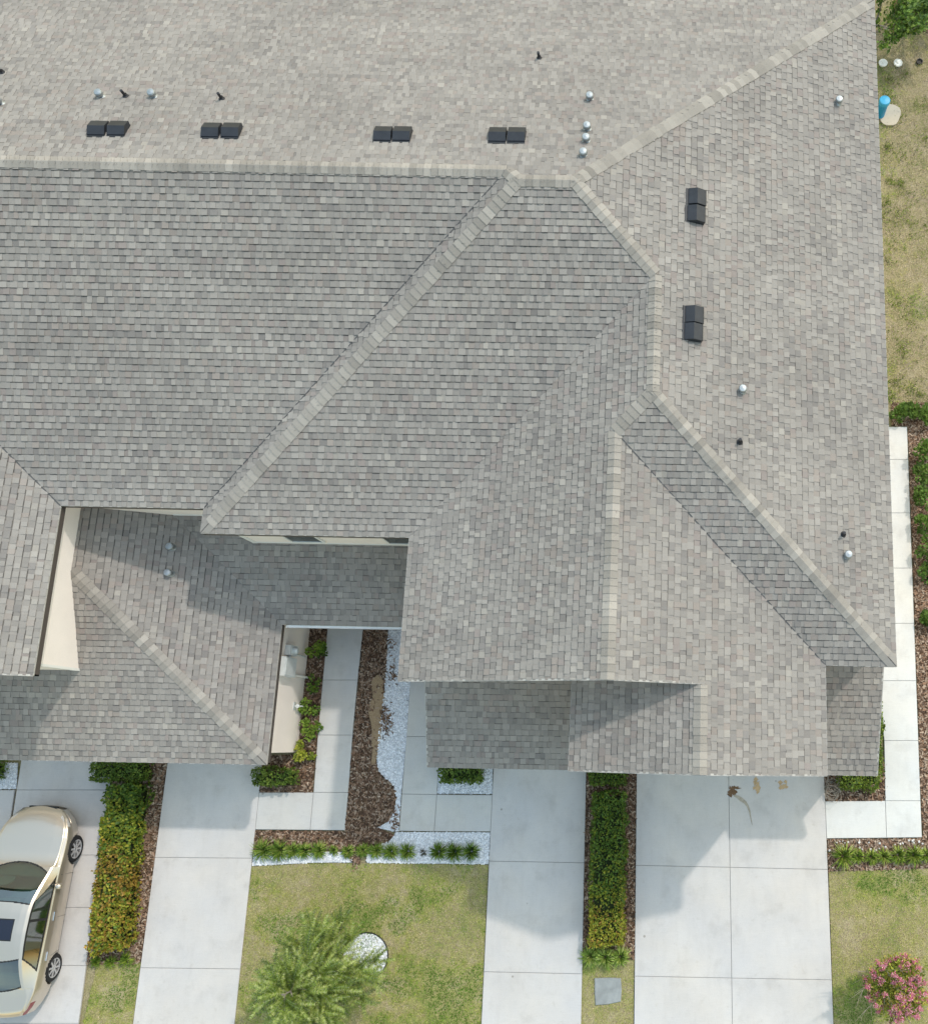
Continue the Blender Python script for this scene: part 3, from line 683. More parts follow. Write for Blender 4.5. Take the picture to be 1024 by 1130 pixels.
gb = MB()
LG = [(.12, .24, .025), (.24, .37, .045), (.42, .47, .085), (.55, .48, .23), (.62, .50, .36), (.50, .395, .305)]
def blade(x, y, c, L_, lean=.7, w_=.008, z=0.0):
    a = rng.uniform(0, 6.283); b = a + rng.uniform(-.6, .6); s_ = Vector((-math.sin(a) * w_, math.cos(a) * w_, 0)); p = Vector((x, y, z))
    t = p + Vector((math.cos(b) * L_ * lean, math.sin(b) * L_ * lean, L_ * math.sqrt(max(.05, 1 - lean * lean))))
    f = rng.uniform(.55, 1.3); gb.face([p - s_, p + s_, t], tuple(v * f for v in c))
def mixc(cols, t):
    t = max(0, min(.999, t)) * (len(cols) - 1); i = int(t); f = t - i
    return tuple(cols[i][k] * (1 - f) + cols[i + 1][k] * f for k in range(3))
def turf(pts, dens, dry, L_=(.03, .075), seed=0, fn=None):
    for x, y in scatter(pts, dens, rng):
        n1 = noise.noise(Vector((x * .75, y * .75, seed))) + .5 * noise.noise(Vector((x * 2.3, y * 2.3, seed + 5))) + .35 * noise.noise(Vector((x * 7, y * 7, seed + 9)))
        t = dry + 1.5 * n1 + (fn(x, y) if fn else 0) + rng.uniform(-.16, .16)
        c = mixc(LG, t)
        blade(x, y, c, rng.uniform(*L_) * (1.15 - .5 * max(0, min(1, t))), rng.uniform(.5, .95), rng.uniform(.005, .011), .008)
brown = [(G(515, 985), .75, .30), (G(500, 1030), .5, .25), (G(455, 1040), .5, .22), (G(310, 1000), .35, .22), (G(300, 1060), .5, .2), (G(530, 965), .4, .3), (G(450, 1110), .6, .2)]
green = [(G(430, 970), .6, .25), (G(350, 980), .5, .22), (G(480, 1090), .4, .2), (G(420, 1010), .45, .15), (G(320, 1040), .6, .1)]
def lawn_fn(x, y):
    s_ = 0
    for c, r, k in brown: s_ += 1.5 * k * math.exp(-((x - c.x) ** 2 + (y - c.y) ** 2) / (r * r))
    for c, r, k in green: s_ -= k * math.exp(-((x - c.x) ** 2 + (y - c.y) ** 2) / (r * r))
    return s_
turf(LAWN, 1350, .38, seed=1, fn=lawn_fn); turf(STRIP1, 1300, .22, seed=2); turf(STRIP2, 1200, .62, seed=3)
turf([(914.5, 962), (1050, 958), (1056, 1150), (920.5, 1150)], 1300, .76, seed=4, fn=lambda x, y: -.62 * math.exp(-((x - G(945, 1100).x) ** 2 + (y - G(945, 1100).y) ** 2) / .8))
turf([(950, -40), (1075, -40), (1075, 446), (975, 446)], 760, .92, (.03, .08), seed=6)
for x, y in scatter([(962, 60), (1060, 60), (1060, 446), (978, 446)], 4.5, rng):      # coarse weeds in the dry side lawn
    k = rng.uniform(.05, .24)
    for _ in range(int(rng.uniform(15, 60))): blade(x + rng.gauss(0, k), y + rng.gauss(0, k), rng.choice([(.15, .22, .04), (.24, .31, .06), (.33, .37, .09), (.12, .17, .03)]), rng.uniform(.05, .12), rng.uniform(.4, .9), .013)
tag(gb.build('lawn_grass', M['grass']), kind='stuff')

# ------------------------------------------------------------------ planting
def leafq(mb, p, d, up, L_, w_, c, fold=.25):
    """one pointed leaf from p along d"""
    d = d.normalized(); s_ = d.cross(up)
    s_ = s_.normalized() if s_.length > 1e-4 else d.orthogonal().normalized(); n = s_.cross(d)
    m_ = p + d * (L_ * .5)
    mb.face([p, m_ + s_ * w_ + n * (w_ * fold), p + d * L_], c); mb.face([p, p + d * L_, m_ - s_ * w_ + n * (w_ * fold)], c)
def rdir(zb=0.0):
    while True:
        v = Vector((U(-1, 1), U(-1, 1), U(-1, 1)))
        if .05 < v.length < 1: v.normalize(); v.z += zb; return v.normalized()
def jit(c, a=.25):
    f = U(1 - a, 1 + a); g = U(.93, 1.07); return (c[0] * f * g, c[1] * f, c[2] * f / g)
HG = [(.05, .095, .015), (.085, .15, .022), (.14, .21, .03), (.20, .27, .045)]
def hedge(name, quad, zt, label, cat, dens=900, colf=None, L_=(.045, .08), bumps=.05, group=None, zb=.0, core_in=.09):
    """clipped hedge whose top face is the image quad at height zt"""
    q = [G(*p, zt) for p in quad]; base = sum(q, Vector()) / 4; base.z = 0
    mb = MB(); qi = inset(q, core_in)
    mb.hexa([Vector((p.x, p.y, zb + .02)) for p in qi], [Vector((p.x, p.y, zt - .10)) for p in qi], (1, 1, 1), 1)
    def bil(u, v): return q[0] * (1 - u) * (1 - v) + q[1] * u * (1 - v) + q[2] * u * v + q[3] * (1 - u) * v
    wx = (q[1] - q[0]).length; wy = (q[3] - q[0]).length; H_ = zt - zb
    def put(p, n, u, v):
        if noise.noise(p * 4.3 + Vector((7, 3, 1))) > .42 and R_() < .7: return
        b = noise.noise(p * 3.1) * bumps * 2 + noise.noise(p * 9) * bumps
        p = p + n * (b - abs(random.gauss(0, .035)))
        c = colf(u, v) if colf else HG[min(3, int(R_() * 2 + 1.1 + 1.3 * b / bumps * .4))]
        d = (n * U(.1, .9) + rdir(.25)).normalized()
        leafq(mb, p, d, n, U(*L_), U(.3, .42) * U(*L_), jit(c, .28))
    for _ in range(int(wx * wy * dens * 1.25)):
        u, v = R_(), R_(); put(bil(u, v), Vector((0, 0, 1)), u, v)
    for i in range(4):
        a, b = q[i], q[(i + 1) % 4]; d = (b - a); L2 = d.length; n = Vector((d.y, -d.x, 0)).normalized()
        if n.dot((a + b) / 2 - (base + Vector((0, 0, zt)))) < 0: n = -n
        for _ in range(int(L2 * H_ * dens * .8)):
            t, h = R_(), R_() ** .7; p = a + d * t; p.z = zb + H_ * h
            uu, vv = {0: (t, 0), 1: (1, t), 2: (1 - t, 1), 3: (0, 1 - t)}[i]; put(p, n, uu, vv)
    return tag(mb.build(name, [M['leaf'], M['core']], origin=base), label, cat, group)
def blend(pal, v):
    v = max(0, min(.999, v)) * (len(pal) - 1); i = int(v); return pal[i] if R_() > v - i else pal[i + 1]
DK = [(.045, .09, .014), (.075, .14, .02), (.12, .20, .03)]; YG = [(.20, .25, .025), (.30, .32, .035), (.40, .38, .05)]; OR = [(.36, .22, .04), (.30, .22, .03), (.22, .18, .025), (.42, .26, .06)]
BRN = [(.13, .10, .03), (.10, .11, .02)]
def col_left(u, v):
    v += U(-.08, .08) + .06 * math.sin(u * 5)
    if v < .13: return random.choice(DK + DK[1:] + YG[:1])
    if v < .42: return random.choice(DK[1:] + YG + YG[:1])
    if v < .64: return random.choice(OR + OR + YG[:2] + DK[1:2] + BRN)
    return random.choice(YG + OR + DK[2:] + YG)
def col_mid(u, v):
    v += U(-.1, .1)
    if v < .45: return random.choice(DK[1:] + DK[2:] + DK[1:] + YG[:1])
    if v < .70: return random.choice(DK[2:] + YG[:2] + DK[1:])
    return random.choice(YG + OR[:1] + YG)
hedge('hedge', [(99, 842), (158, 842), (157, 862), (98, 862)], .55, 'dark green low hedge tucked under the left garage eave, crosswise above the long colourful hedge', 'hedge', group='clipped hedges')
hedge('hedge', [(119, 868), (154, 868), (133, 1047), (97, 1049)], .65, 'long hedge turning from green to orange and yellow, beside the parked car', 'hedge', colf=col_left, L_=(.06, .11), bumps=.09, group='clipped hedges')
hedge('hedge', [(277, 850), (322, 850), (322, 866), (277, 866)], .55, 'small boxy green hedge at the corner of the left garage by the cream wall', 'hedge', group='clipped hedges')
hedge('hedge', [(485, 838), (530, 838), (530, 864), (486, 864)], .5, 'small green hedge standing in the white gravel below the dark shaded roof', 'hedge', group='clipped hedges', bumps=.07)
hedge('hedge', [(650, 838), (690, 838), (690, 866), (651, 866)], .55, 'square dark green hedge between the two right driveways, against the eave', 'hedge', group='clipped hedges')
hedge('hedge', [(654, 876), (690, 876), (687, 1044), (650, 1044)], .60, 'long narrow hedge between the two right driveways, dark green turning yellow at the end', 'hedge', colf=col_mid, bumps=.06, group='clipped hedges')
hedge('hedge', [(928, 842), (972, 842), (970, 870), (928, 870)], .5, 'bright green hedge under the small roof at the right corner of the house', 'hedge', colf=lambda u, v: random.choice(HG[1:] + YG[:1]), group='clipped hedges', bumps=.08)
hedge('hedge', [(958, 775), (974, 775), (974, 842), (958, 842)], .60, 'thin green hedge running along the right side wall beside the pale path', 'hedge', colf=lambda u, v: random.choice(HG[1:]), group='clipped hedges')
hedge('hedge', [(-24, 840), (-3, 840), (-4, 860), (-26, 860)], .45, 'dark hedge cut by the left picture edge, standing in speckled gravel', 'hedge', group='clipped hedges')
def shrub(name, px, py, r, h, label, cat, pal, n=260, L_=(.06, .1), group=None, dz=0):
    c = G(px, py, h * .5); mb = MB(); base = Vector((c.x, c.y, 0))
    for k in range(7):
        a = U(0, 6.28); mb.tube(base, base + Vector((math.cos(a) * r * .6, math.sin(a) * r * .6, h * .7)), .008, .004, 5, (.12, .09, .06), 0)
    cl = [(rdir(.3), U(.7, 1.05)) for _ in range(9)]
    for _ in range(n):
        d, k = random.choice(cl); v = d * k + rdir(0) * .42
        p = base + Vector((v.x * r * .8, v.y * r * .8, h * .5 + v.z * h * .42)); p.z = max(.04, p.z)
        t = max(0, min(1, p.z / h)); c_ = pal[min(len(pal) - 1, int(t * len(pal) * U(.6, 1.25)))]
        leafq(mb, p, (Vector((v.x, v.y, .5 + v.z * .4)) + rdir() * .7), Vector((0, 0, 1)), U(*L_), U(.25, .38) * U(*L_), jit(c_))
    return tag(mb.build(name, M['leaf'], origin=base), label, cat, group)
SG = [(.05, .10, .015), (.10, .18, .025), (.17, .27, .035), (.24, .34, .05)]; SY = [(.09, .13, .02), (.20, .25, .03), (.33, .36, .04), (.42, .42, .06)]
gs = 'shrubs along the cream wall'
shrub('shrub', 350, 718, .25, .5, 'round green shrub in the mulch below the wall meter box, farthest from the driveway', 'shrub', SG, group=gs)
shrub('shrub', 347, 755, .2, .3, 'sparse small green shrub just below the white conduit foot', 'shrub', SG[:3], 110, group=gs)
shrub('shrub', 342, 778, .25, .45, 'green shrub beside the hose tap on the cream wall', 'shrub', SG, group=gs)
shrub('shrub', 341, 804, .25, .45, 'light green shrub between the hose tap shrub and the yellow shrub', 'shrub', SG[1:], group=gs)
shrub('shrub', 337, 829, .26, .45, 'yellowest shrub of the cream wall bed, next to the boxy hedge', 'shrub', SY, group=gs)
def tuft(px, py, r, label, n=110, pal=((.07, .14, .02), (.13, .22, .03), (.22, .32, .05), (.30, .38, .09)), group='grass tufts edging the lawns', z=.0, wd=(.006, .011)):
    b = G(px, py, .08); base = Vector((b.x, b.y, 0)); mb = MB()
    for _ in range(n):
        a = U(0, 6.283); o = Vector((math.cos(a), math.sin(a), 0)); L_ = r * U(.55, 1.3); hgt = r * U(.5, 1.2); w_ = U(*wd); s_ = Vector((-o.y, o.x, 0)) * w_
        p0 = base + o * U(0, r * .3); p1 = p0 + o * (L_ * .45) + Vector((0, 0, hgt)); p2 = p0 + o * L_ + Vector((0, 0, hgt * U(.3, .9)))
        c = jit(random.choice(pal), .25)
        mb.face([p0 - s_ * .7, p0 + s_ * .7, p1 + s_, p1 - s_], c); mb.face([p1 - s_, p1 + s_, p2], c)
    return tag(mb.build('grass_tuft', M['grass'], origin=base), label, 'grass tuft', group)
T1 = [(291, 939, .26, 'bushy grass tuft at the left driveway edge, first of the row above the lawn'), (309, 939, .25, 'bushy grass tuft second from the left driveway edge'),
      (324, 939, .2, 'grass tuft third from the left driveway edge'), (336, 939, .19, 'grass tuft fourth from the left driveway edge'), (353, 939, .2, 'grass tuft with a gap either side, fifth from the left driveway edge'),
      (368, 939, .13, 'smallest grass tuft of the row above the lawn'), (384, 940, .16, 'grass tuft at the foot of the walkway where brown mulch crosses the row'),
      (401, 939, .17, 'grass tuft just right of the mulch crossing in the lawn row'), (416, 939, .19, 'grass tuft second right of the mulch crossing'),
      (432, 940, .2, 'grass tuft third right of the mulch crossing'), (450, 940, .2, 'grass tuft fourth right of the mulch crossing, beside a withered one'),
      (484, 940, .21, 'dark grass tuft just right of the withered one, in white gravel'), (502, 941, .23, 'largest dark grass tuft in the white gravel strip'), (520, 940, .22, 'last grass tuft of the row, nearest the middle driveway')]
DG = ((.05, .10, .015), (.09, .16, .02), (.15, .24, .03), (.22, .31, .06))
for x, y, r, lb in T1: tuft(x, y, r, lb, pal=DG if x > 470 else ((.08, .15, .02), (.14, .24, .03), (.24, .34, .05), (.33, .40, .10)), n=150 if r > .15 else 60)
tuft(467, 941, .09, 'withered grey brown grass tuft in the gravel row', 30, ((.10, .10, .08), (.16, .14, .10)))
T2 = [(930, 945, .30, 'largest grass tuft at the right driveway corner of the mulch bed'), (946, 945, .18, 'narrow grass tuft second from the right driveway'), (961, 946, .17, 'grass tuft third from the right driveway, in brown mulch'),
      (975, 945, .18, 'grass tuft fourth from the right driveway, in brown mulch'), (991, 944, .21, 'grass tuft fifth from the right driveway, in brown mulch'), (1008, 944, .24, 'wide grass tuft below the end of the pale path'), (1021, 944, .18, 'grass tuft at the right picture edge below the pale path')]
for x, y, r, lb in T2: tuft(x, y, r, lb, n=150, pal=((.09, .15, .02), (.16, .25, .03), (.26, .35, .05), (.36, .40, .11)))
for x, y, r, lb in ((652, 1056, .24, 'pale spiky grass clump at the hedge end, nearest the middle driveway'), (668, 1057, .25, 'pale spiky grass clump in the centre of the hedge end'), (684, 1056, .24, 'pale spiky grass clump at the hedge end, nearest the right driveway')):
    tuft(x, y, r, lb, 190, ((.13, .22, .03), (.22, .33, .05), (.32, .42, .09), (.40, .46, .15)), 'grass clumps at the end of the narrow hedge')
for x, y, r, lb in ((106, 1062, .14, 'small grass clump at the end of the colourful hedge, nearest the car'), (122, 1062, .15, 'small grass clump in the middle of the colourful hedge end'), (140, 1060, .18, 'bright grass clump at the colourful hedge end, nearest the empty left driveway')):
    tuft(x, y, r, lb, 80, ((.10, .18, .02), (.18, .28, .03), (.26, .34, .05)), 'grass clumps at the end of the colourful hedge')
# right edge shrubs
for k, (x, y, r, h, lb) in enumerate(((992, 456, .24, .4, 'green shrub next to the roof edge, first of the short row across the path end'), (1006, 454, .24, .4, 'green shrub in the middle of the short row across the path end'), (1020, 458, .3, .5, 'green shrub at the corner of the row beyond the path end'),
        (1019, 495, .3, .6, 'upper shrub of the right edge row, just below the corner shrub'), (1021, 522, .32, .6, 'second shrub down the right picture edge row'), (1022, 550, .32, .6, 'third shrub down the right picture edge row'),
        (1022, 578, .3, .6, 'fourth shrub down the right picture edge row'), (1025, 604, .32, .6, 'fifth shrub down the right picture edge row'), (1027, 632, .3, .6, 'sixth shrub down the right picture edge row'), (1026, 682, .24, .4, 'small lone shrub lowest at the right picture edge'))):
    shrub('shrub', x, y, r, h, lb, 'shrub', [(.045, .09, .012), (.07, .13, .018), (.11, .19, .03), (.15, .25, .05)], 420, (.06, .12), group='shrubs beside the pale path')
q = MB(); b0 = G(917, 868)
for k in range(26):      # dry twigs coiled in the corner bed
    a = U(0, 6.28); r1 = U(.1, .22); p = b0 + Vector((0, U(-.25, .25), U(.05, .3)))
    pts = [p + Vector((math.cos(a + t * .9) * r1, math.sin(a + t * .9) * r1, t * .02)) for t in range(5)]
    for i in range(4): q.tube(pts[i], pts[i + 1], .006, n=4, cap=False)
tag(q.build('dry_twigs', M['bark'], origin=Vector((b0.x, b0.y, 0))), 'tangle of bare twigs in the corner bed beside the bright green hedge', 'twigs')

def limbs(mb, p, d, L_, r, depth, tips, spread=.6, up=.25, n=3):
    q = p
    segs = 3
    for s_ in range(segs):
        d = (d + rdir() * .16 + Vector((0, 0, up * .25))).normalized(); e = q + d * (L_ / segs)
        mb.tube(q, e, r * (1 - .22 * s_), r * (1 - .22 * (s_ + 1)), 6, cap=False); q = e
        if depth and s_ > 0 or (depth and R_() < .4):
            for _ in range(n if s_ == segs - 1 else 1):
                v = rdir(); v = (v - d * v.dot(d)).normalized(); limbs(mb, q, (d + v * spread * U(.7, 1.3)).normalized(), L_ * U(.55, .8), r * .5, depth - 1, tips, spread, up, n)
        tips.append((q.copy(), d.copy(), depth))
# feathery lawn tree
tb = G(388, 1060); tree = empty('lawn_tree', tb)
tag(tree, 'feathery pale green young tree leaning over the white gravel circle in the front lawn', 'tree')
tk = MB(); cr = MB(); tips = []
tk.tube((0, 0, 0), (-.10, -.0, 1.4), .06, .045, 10); tk.tube((-.10, -.0, 1.4), (-.25, .02, 2.6), .045, .028, 10); tk.tube((-.25, .02, 2.6), (-.34, .02, 3.7), .028, .008, 8)
CY = [(.05, .085, .012), (.09, .15, .02), (.16, .23, .03), (.25, .33, .05), (.36, .43, .10), (.46, .51, .18)]
def frond(p, d, L_, mb):
    n = int(L_ / .022); q = p; b_ = random.choice((0, 0, 1, 2, 3, 3)); pal = CY[b_:b_ + 3]
    for i in range(n):
        d = (d + Vector((0, 0, -.035)) + rdir() * .05).normalized(); e = q + d * .022; s_ = d.cross(Vector((0, 0, 1)))
        s_ = s_.normalized() if s_.length > .01 else Vector((1, 0, 0)); f = 1 - .6 * i / n
        c = jit(random.choice(pal), .25)
        if i % 2 == 0: mb.face([q - s_ * .003, q + s_ * .003, e + d * .022 + s_ * .003, e + d * .022 - s_ * .003], (.34, .35, .22))
        for sg in (-1, 1):
            t = (d * .6 + s_ * sg + rdir() * .35).normalized(); w_ = d * .0088
            mb.face([q - w_, q + w_, q + t * (.075 * f + .02)], c)
        q = e
for k in range(62):
    z = U(1.0, 3.6); f = (z - 1.0) / 2.6; a = k * 2.4 + U(-.3, .3); L_ = (1.02 * (1 - f) ** .8 + .24) * U(.8, 1.15)
    p = Vector((-.09 - .25 * f, .02 * f, z)); d = Vector((math.cos(a), math.sin(a), U(.25, .75))).normalized()
    q = p; m_ = 7
    for i in range(m_):
        d = (d + rdir() * .10 + Vector((0, 0, -.03))).normalized(); e = q + d * (L_ / m_); tk.tube(q, e, .015 * (1 - .1 * i), .015 * (1 - .1 * (i + 1)), 5, cap=False)
        for _ in range(4 if i else 2):
            v = rdir(); v = (v - d * v.dot(d)).normalized(); frond(q + (e - q) * R_(), (d * .9 + v * .8 + Vector((0, 0, .1))).normalized(), U(.25, .55), cr)
        q = e
    frond(q, d, .45, cr); frond(q, (d + rdir() * .4).normalized(), .4, cr)
o = tk.build('trunk', M['bark'], tree); cr.build('crown', M['leaf'], tree)
# crape myrtle
tb = G(976, 1076); my = empty('flowering_tree', tb); tag(my, 'small tree in pink bloom with yellow green leaves on the right lawn', 'tree')
tk = MB(); tips = []
for k in range(5):
    a = k * 1.26; limbs(tk, Vector((.05 * math.cos(a), .05 * math.sin(a), 0)), Vector((.24 * math.cos(a), .24 * math.sin(a), 1)).normalized(), 1.12, .022, 2, tips, .5, .5)
tk.build('trunk', M['bark'], my); cr = MB(); bl = MB()
MG = [(.12, .16, .02), (.28, .33, .04), (.44, .46, .07), (.44, .36, .08), (.20, .25, .03)]; PK = [(.62, .20, .29), (.72, .28, .38), (.80, .42, .50), (.54, .14, .22), (.74, .34, .41)]
ends = [t for t in tips if t[2] == 0 and t[0].z > .7]; random.shuffle(ends)
mc = Vector((0, 0, 1.35)); mr_ = Vector((.66, .66, .80)); clus = []
while len(clus) < 260:
    d = rdir(.15); k = U(.25, 1.0) ** .6 * (1 + .22 * noise.noise(d * 2.3)); clus.append((mc + Vector((d.x * mr_.x, d.y * mr_.y, d.z * mr_.z)) * k, d, k))
for p, d, k in clus:
    tk_ = random.choice(MG)
    for _ in range(22): leafq(cr, p + rdir() * U(.02, .15), (d + rdir()).normalized(), Vector((0, 0, 1)), U(.06, .10), U(.014, .022), jit(random.choice([tk_, random.choice(MG)])))
for p, d, k in [c for c in clus if c[0].z > .95 and c[2] > .62][:130]:
    for _ in range(55):
        v = rdir() * U(.02, 1) * .085; q = p + d * .10 + Vector((v.x, v.y, v.z * 1.25)); c = jit(random.choice(PK), .2)
        leafq(bl, q, rdir(.2), Vector((0, 0, 1)), U(.025, .045), U(.010, .018), c)
cr.build('crown', M['leaf'], my); bl.build('blossom', M['petal'], my)
# trees beyond the far corner
def broad_tree(px, py, z, r, label, pal, n, L_, seed, name='broadleaf_tree'):
    c = G(px, py, z); t = empty(name, (c.x, c.y, 0)); tag(t, label, 'tree', 'trees at the far corner of the house')
    tk = MB(); tips = []; random.seed(seed)
    tk.tube((0, 0, 0), (0, 0, z * .55), r * .09, r * .06, 8)
    for k in range(6):
        a = k * 1.05; limbs(tk, Vector((0, 0, z * .35 + .08 * k)), Vector((math.cos(a), math.sin(a), .8)).normalized(), r * .8, r * .045, 2, tips, .65, .15)
    tk.build('trunk', M['bark'], t); cr = MB()
    for i in range(n):
        p, d, dp = random.choice(tips); q = p + rdir() * U(0, r * .2)
        leafq(cr, q, (d + rdir() * .9).normalized(), Vector((0, 0, 1)), U(*L_), U(.22, .32) * U(*L_), jit(random.choice(pal), .3))
    cr.build('crown', M['leaf'], t)
broad_tree(970, 6, 1.9, 1.1, 'bright green broadleaf tree at the far corner of the house roof', [(.06, .12, .02), (.10, .18, .03), (.16, .26, .04), (.22, .33, .06)], 4200, (.10, .19), 5)
broad_tree(1024, -8, 1.3, .8, 'dark green bush at the top right corner of the picture', [(.03, .06, .012), (.05, .09, .018), (.08, .14, .03)], 2200, (.08, .15), 6)
sheet('mulch_bed', [(985, -30), (1060, -30), (1060, 32), (1030, 36), (1000, 30), (985, 40)], 'mulch', .006)
random.seed(11)
# low weeds in the dry side lawn are part of the grass

# ------------------------------------------------------------------ small things on the ground
M['blue'] = mat('blue_plastic', (.02, .26, .48), .35, noise_sc=6, noise_amt=.1); M['cyan'] = mat('cyan_lid', (.05, .37, .60), .35, noise_sc=6, noise_amt=.08)
b = Vector((6.17, 18.60, 0)); u_ = empty('utility_post', b); tag(u_, 'blue post with bright cyan cap on a pale pad beside the roof edge', 'utility post')
q = MB(); q.lathe((0, 0, 0), [(.13, 0), (.14, .05), (.14, .6), (.13, .61)], 20); q.build('post', M['blue'], u_, smooth=False)
q = MB(); q.lathe((0, 0, .6), [(.15, 0), (.165, .02), (.165, .12), (.145, .15), (0, .16)], 24); q.build('cap', M['cyan'], u_)
pad = MB(); c = G(981, 127); pts = [(c.x + .34 * math.cos(a) * (1 + .12 * math.sin(3 * a)), c.y + .40 * math.sin(a) * (1 + .1 * math.cos(2 * a)), 0) for a in [k * .314 for k in range(20)]]
pad.hexa([(x, y, -.02) for x, y, z in pts], [(x, y, .05) for x, y, z in pts]); M['pad'] = concrete_mat('pale_pad', (.50, .45, .37), (1.03, 1, .95))
tag(pad.build('concrete_pad', M['pad'], origin=Vector((c.x, c.y, 0))), 'rough pale concrete pad under the blue post', 'pad')
for x, y, lb in ((974.5, 68.5, 'white round cleanout cap nearest the roof edge'), (991, 68.5, 'white round cleanout cap farther from the roof edge')):
    c = G(x, y, .05); q = MB(); q.lathe((0, 0, 0), [(.12, 0), (.12, .03), (.135, .035), (.135, .06), (.12, .07), (.04, .072), (.035, .095), (0, .095)], 24)
    o = q.build('cleanout_cap', M['white_trim']); o.location = (c.x, c.y, -.01); tag(o, lb, 'cleanout cap', 'white cleanout caps')
c = G(1014.5, 68); q = MB(); q.lathe((0, 0, 0), [(.10, 0), (.10, .05), (.075, .05), (.07, .012), (0, .012)], 20); o = q.build('valve_box', M['black_plastic']); o.location = (c.x, c.y, -.005); tag(o, 'small dark round valve box set in the dry side lawn', 'valve box')
q = MB(); pts = [(656, 1080), (671, 1079.5), (685, 1080), (686, 1093), (685, 1106), (671, 1109), (657, 1110), (656, 1096)]
M['slate'] = mat('blue_grey_stone', (.27, .285, .285), .8, noise_sc=7, noise_amt=.16, bump=.3, scale2=2.5, amt2=.12)
v = [G(*p, .05) for p in pts]; c = sum(v, Vector()) / len(v); i2 = inset(v, .015)
q.hexa([Vector((p.x, p.y, -.01)) for p in v], [Vector((p.x, p.y, .035)) for p in v], bottom=False); q.f.pop(-9); q.m.pop(-9); q.c.pop(-9)
for k in range(8): q.face([Vector((v[k].x, v[k].y, .035)), Vector((v[(k + 1) % 8].x, v[(k + 1) % 8].y, .035)), i2[(k + 1) % 8], i2[k]])
q.face(i2)
tag(q.build('stepping_stone', M['slate'], origin=Vector((c.x, c.y, 0))), 'flat blue grey stone lying in dry grass below the narrow hedge', 'stone')
# mud and rust marks on the right driveway
def blotch(name, spots, m, label, z):
    q = MB(); c0 = G(*spots[0][:2], z)
    for j, (x, y, rx, ry) in enumerate(spots):
        c = G(x, y, z + .0006 * j); n = 40; ph = U(0, 6)
        q.face([(c.x + rx * math.cos(t) * (1 + .26 * math.sin(3 * t + ph) + .16 * math.sin(7 * t + ph) + .14 * math.sin(17 * t)), c.y + ry * math.sin(t) * (1 + .25 * math.cos(4 * t + ph) + .15 * math.sin(9 * t)), c.z) for t in [2 * math.pi * k / n for k in range(n)]])
    return tag(q.build(name, M[m], origin=Vector((c0.x, c0.y, 0))), label, 'stain')
M['mud'] = mat('dried_mud', (.17, .10, .055), .95, noise_sc=25, noise_amt=.4); M['rust'] = mat('rust_stain', (.50, .35, .20), .9, noise_sc=14, noise_amt=.2); M['damp'] = mat('damp_mark', (.40, .35, .28), .9, noise_sc=14, noise_amt=.3)
blotch('mud_splat', [(808, 873, .10, .12), (811, 869.5, .13, .035), (806, 877, .07, .06)], 'mud', 'dark brown mud splat on the right driveway near the garage', ZC + .004)
tr = [(811, 879), (816, 881), (821, 885), (825, 890), (827, 896)]
q = MB(); L1, L2 = [], []; wv = [.03, .045, .05, .045, .035, .022, .016, .010, .006]
tr = [(810, 878), (814, 880), (818, 882.5), (822, 886), (825, 890), (827, 895), (828, 900), (829, 906), (830, 911)]
for i, p in enumerate(tr):
    c = G(*p, ZC + .0046); a_ = G(*tr[max(0, i - 1)]); b_ = G(*tr[min(len(tr) - 1, i + 1)]); d = (b_ - a_); d.z = 0; d.normalize(); n = Vector((-d.y, d.x, 0)); L1.append(c + n * wv[i] * U(.7, 1.2)); L2.append(c - n * wv[i] * U(.7, 1.2))
c0 = Vector((L1[0].x, L1[0].y, 0))
for i in range(len(tr) - 1): q.face([L1[i], L2[i], L2[i + 1], L1[i + 1]])
tag(weld(q.build('mud_trail', M['damp'], origin=c0)), 'thin curved mud trail running from the mud splat', 'stain')
blotch('rust_stain', [(834, 861, .05, .07), (836, 868, .06, .13), (833, 864, .04, .07), (836, 874, .04, .05), (832, 870, .03, .04)], 'rust', 'tall orange rust stain on the right driveway below the eave', ZC + .004)
blotch('rust_stain', [(861, 864, .06, .05), (866, 868, .07, .06), (862, 869, .06, .06), (867, 863, .04, .04)], 'rust', 'rounder orange rust stain on the right driveway, nearer the path', ZC + .004)

# ------------------------------------------------------------------ parked car
def car_paint():
    m = mat('champagne_paint', (.62, .545, .455), .30, metal=.75, coat=.6, noise_sc=400, noise_amt=.05); return m
M['paint'] = car_paint(); M['chrome'] = mat('chrome', (.7, .7, .7), .15, metal=1); M['alloy'] = mat('alloy', (.62, .62, .63), .3, metal=.8)
M['lamp'] = mat('clear_lamp', (.42, .41, .39), .12, spec=.7); M['red_lamp'] = mat('red_lamp', (.22, .025, .025), .2, spec=.6); M['seat'] = mat('tan_seat', (.30, .25, .19), .8); M['dash'] = mat('dark_dash', (.15, .19, .17), .7)
def auto_glass():
    m = bpy.data.materials.new('tinted_auto_glass'); m.use_nodes = True; n = m.node_tree.nodes; l = m.node_tree.links
    gl = n.new('ShaderNodeBsdfGlossy'); gl.inputs['Roughness'].default_value = .03; gl.inputs[0].default_value = (1, 1, 1, 1)
    tr = n.new('ShaderNodeBsdfTransparent'); tr.inputs[0].default_value = (.33, .52, .45, 1)
    fr = n.new('ShaderNodeFresnel'); fr.inputs[0].default_value = 1.5; ad = n.new('ShaderNodeMath'); ad.operation = 'MULTIPLY_ADD'; ad.inputs[1].default_value = 1.0; ad.inputs[2].default_value = .16
    mx = n.new('ShaderNodeMixShader'); l.new(fr.outputs[0], ad.inputs[0]); l.new(ad.outputs[0], mx.inputs[0]); l.new(tr.outputs[0], mx.inputs[1]); l.new(gl.outputs[0], mx.inputs[2])
    l.new(mx.outputs[0], n['Material Output'].inputs[0]); return m
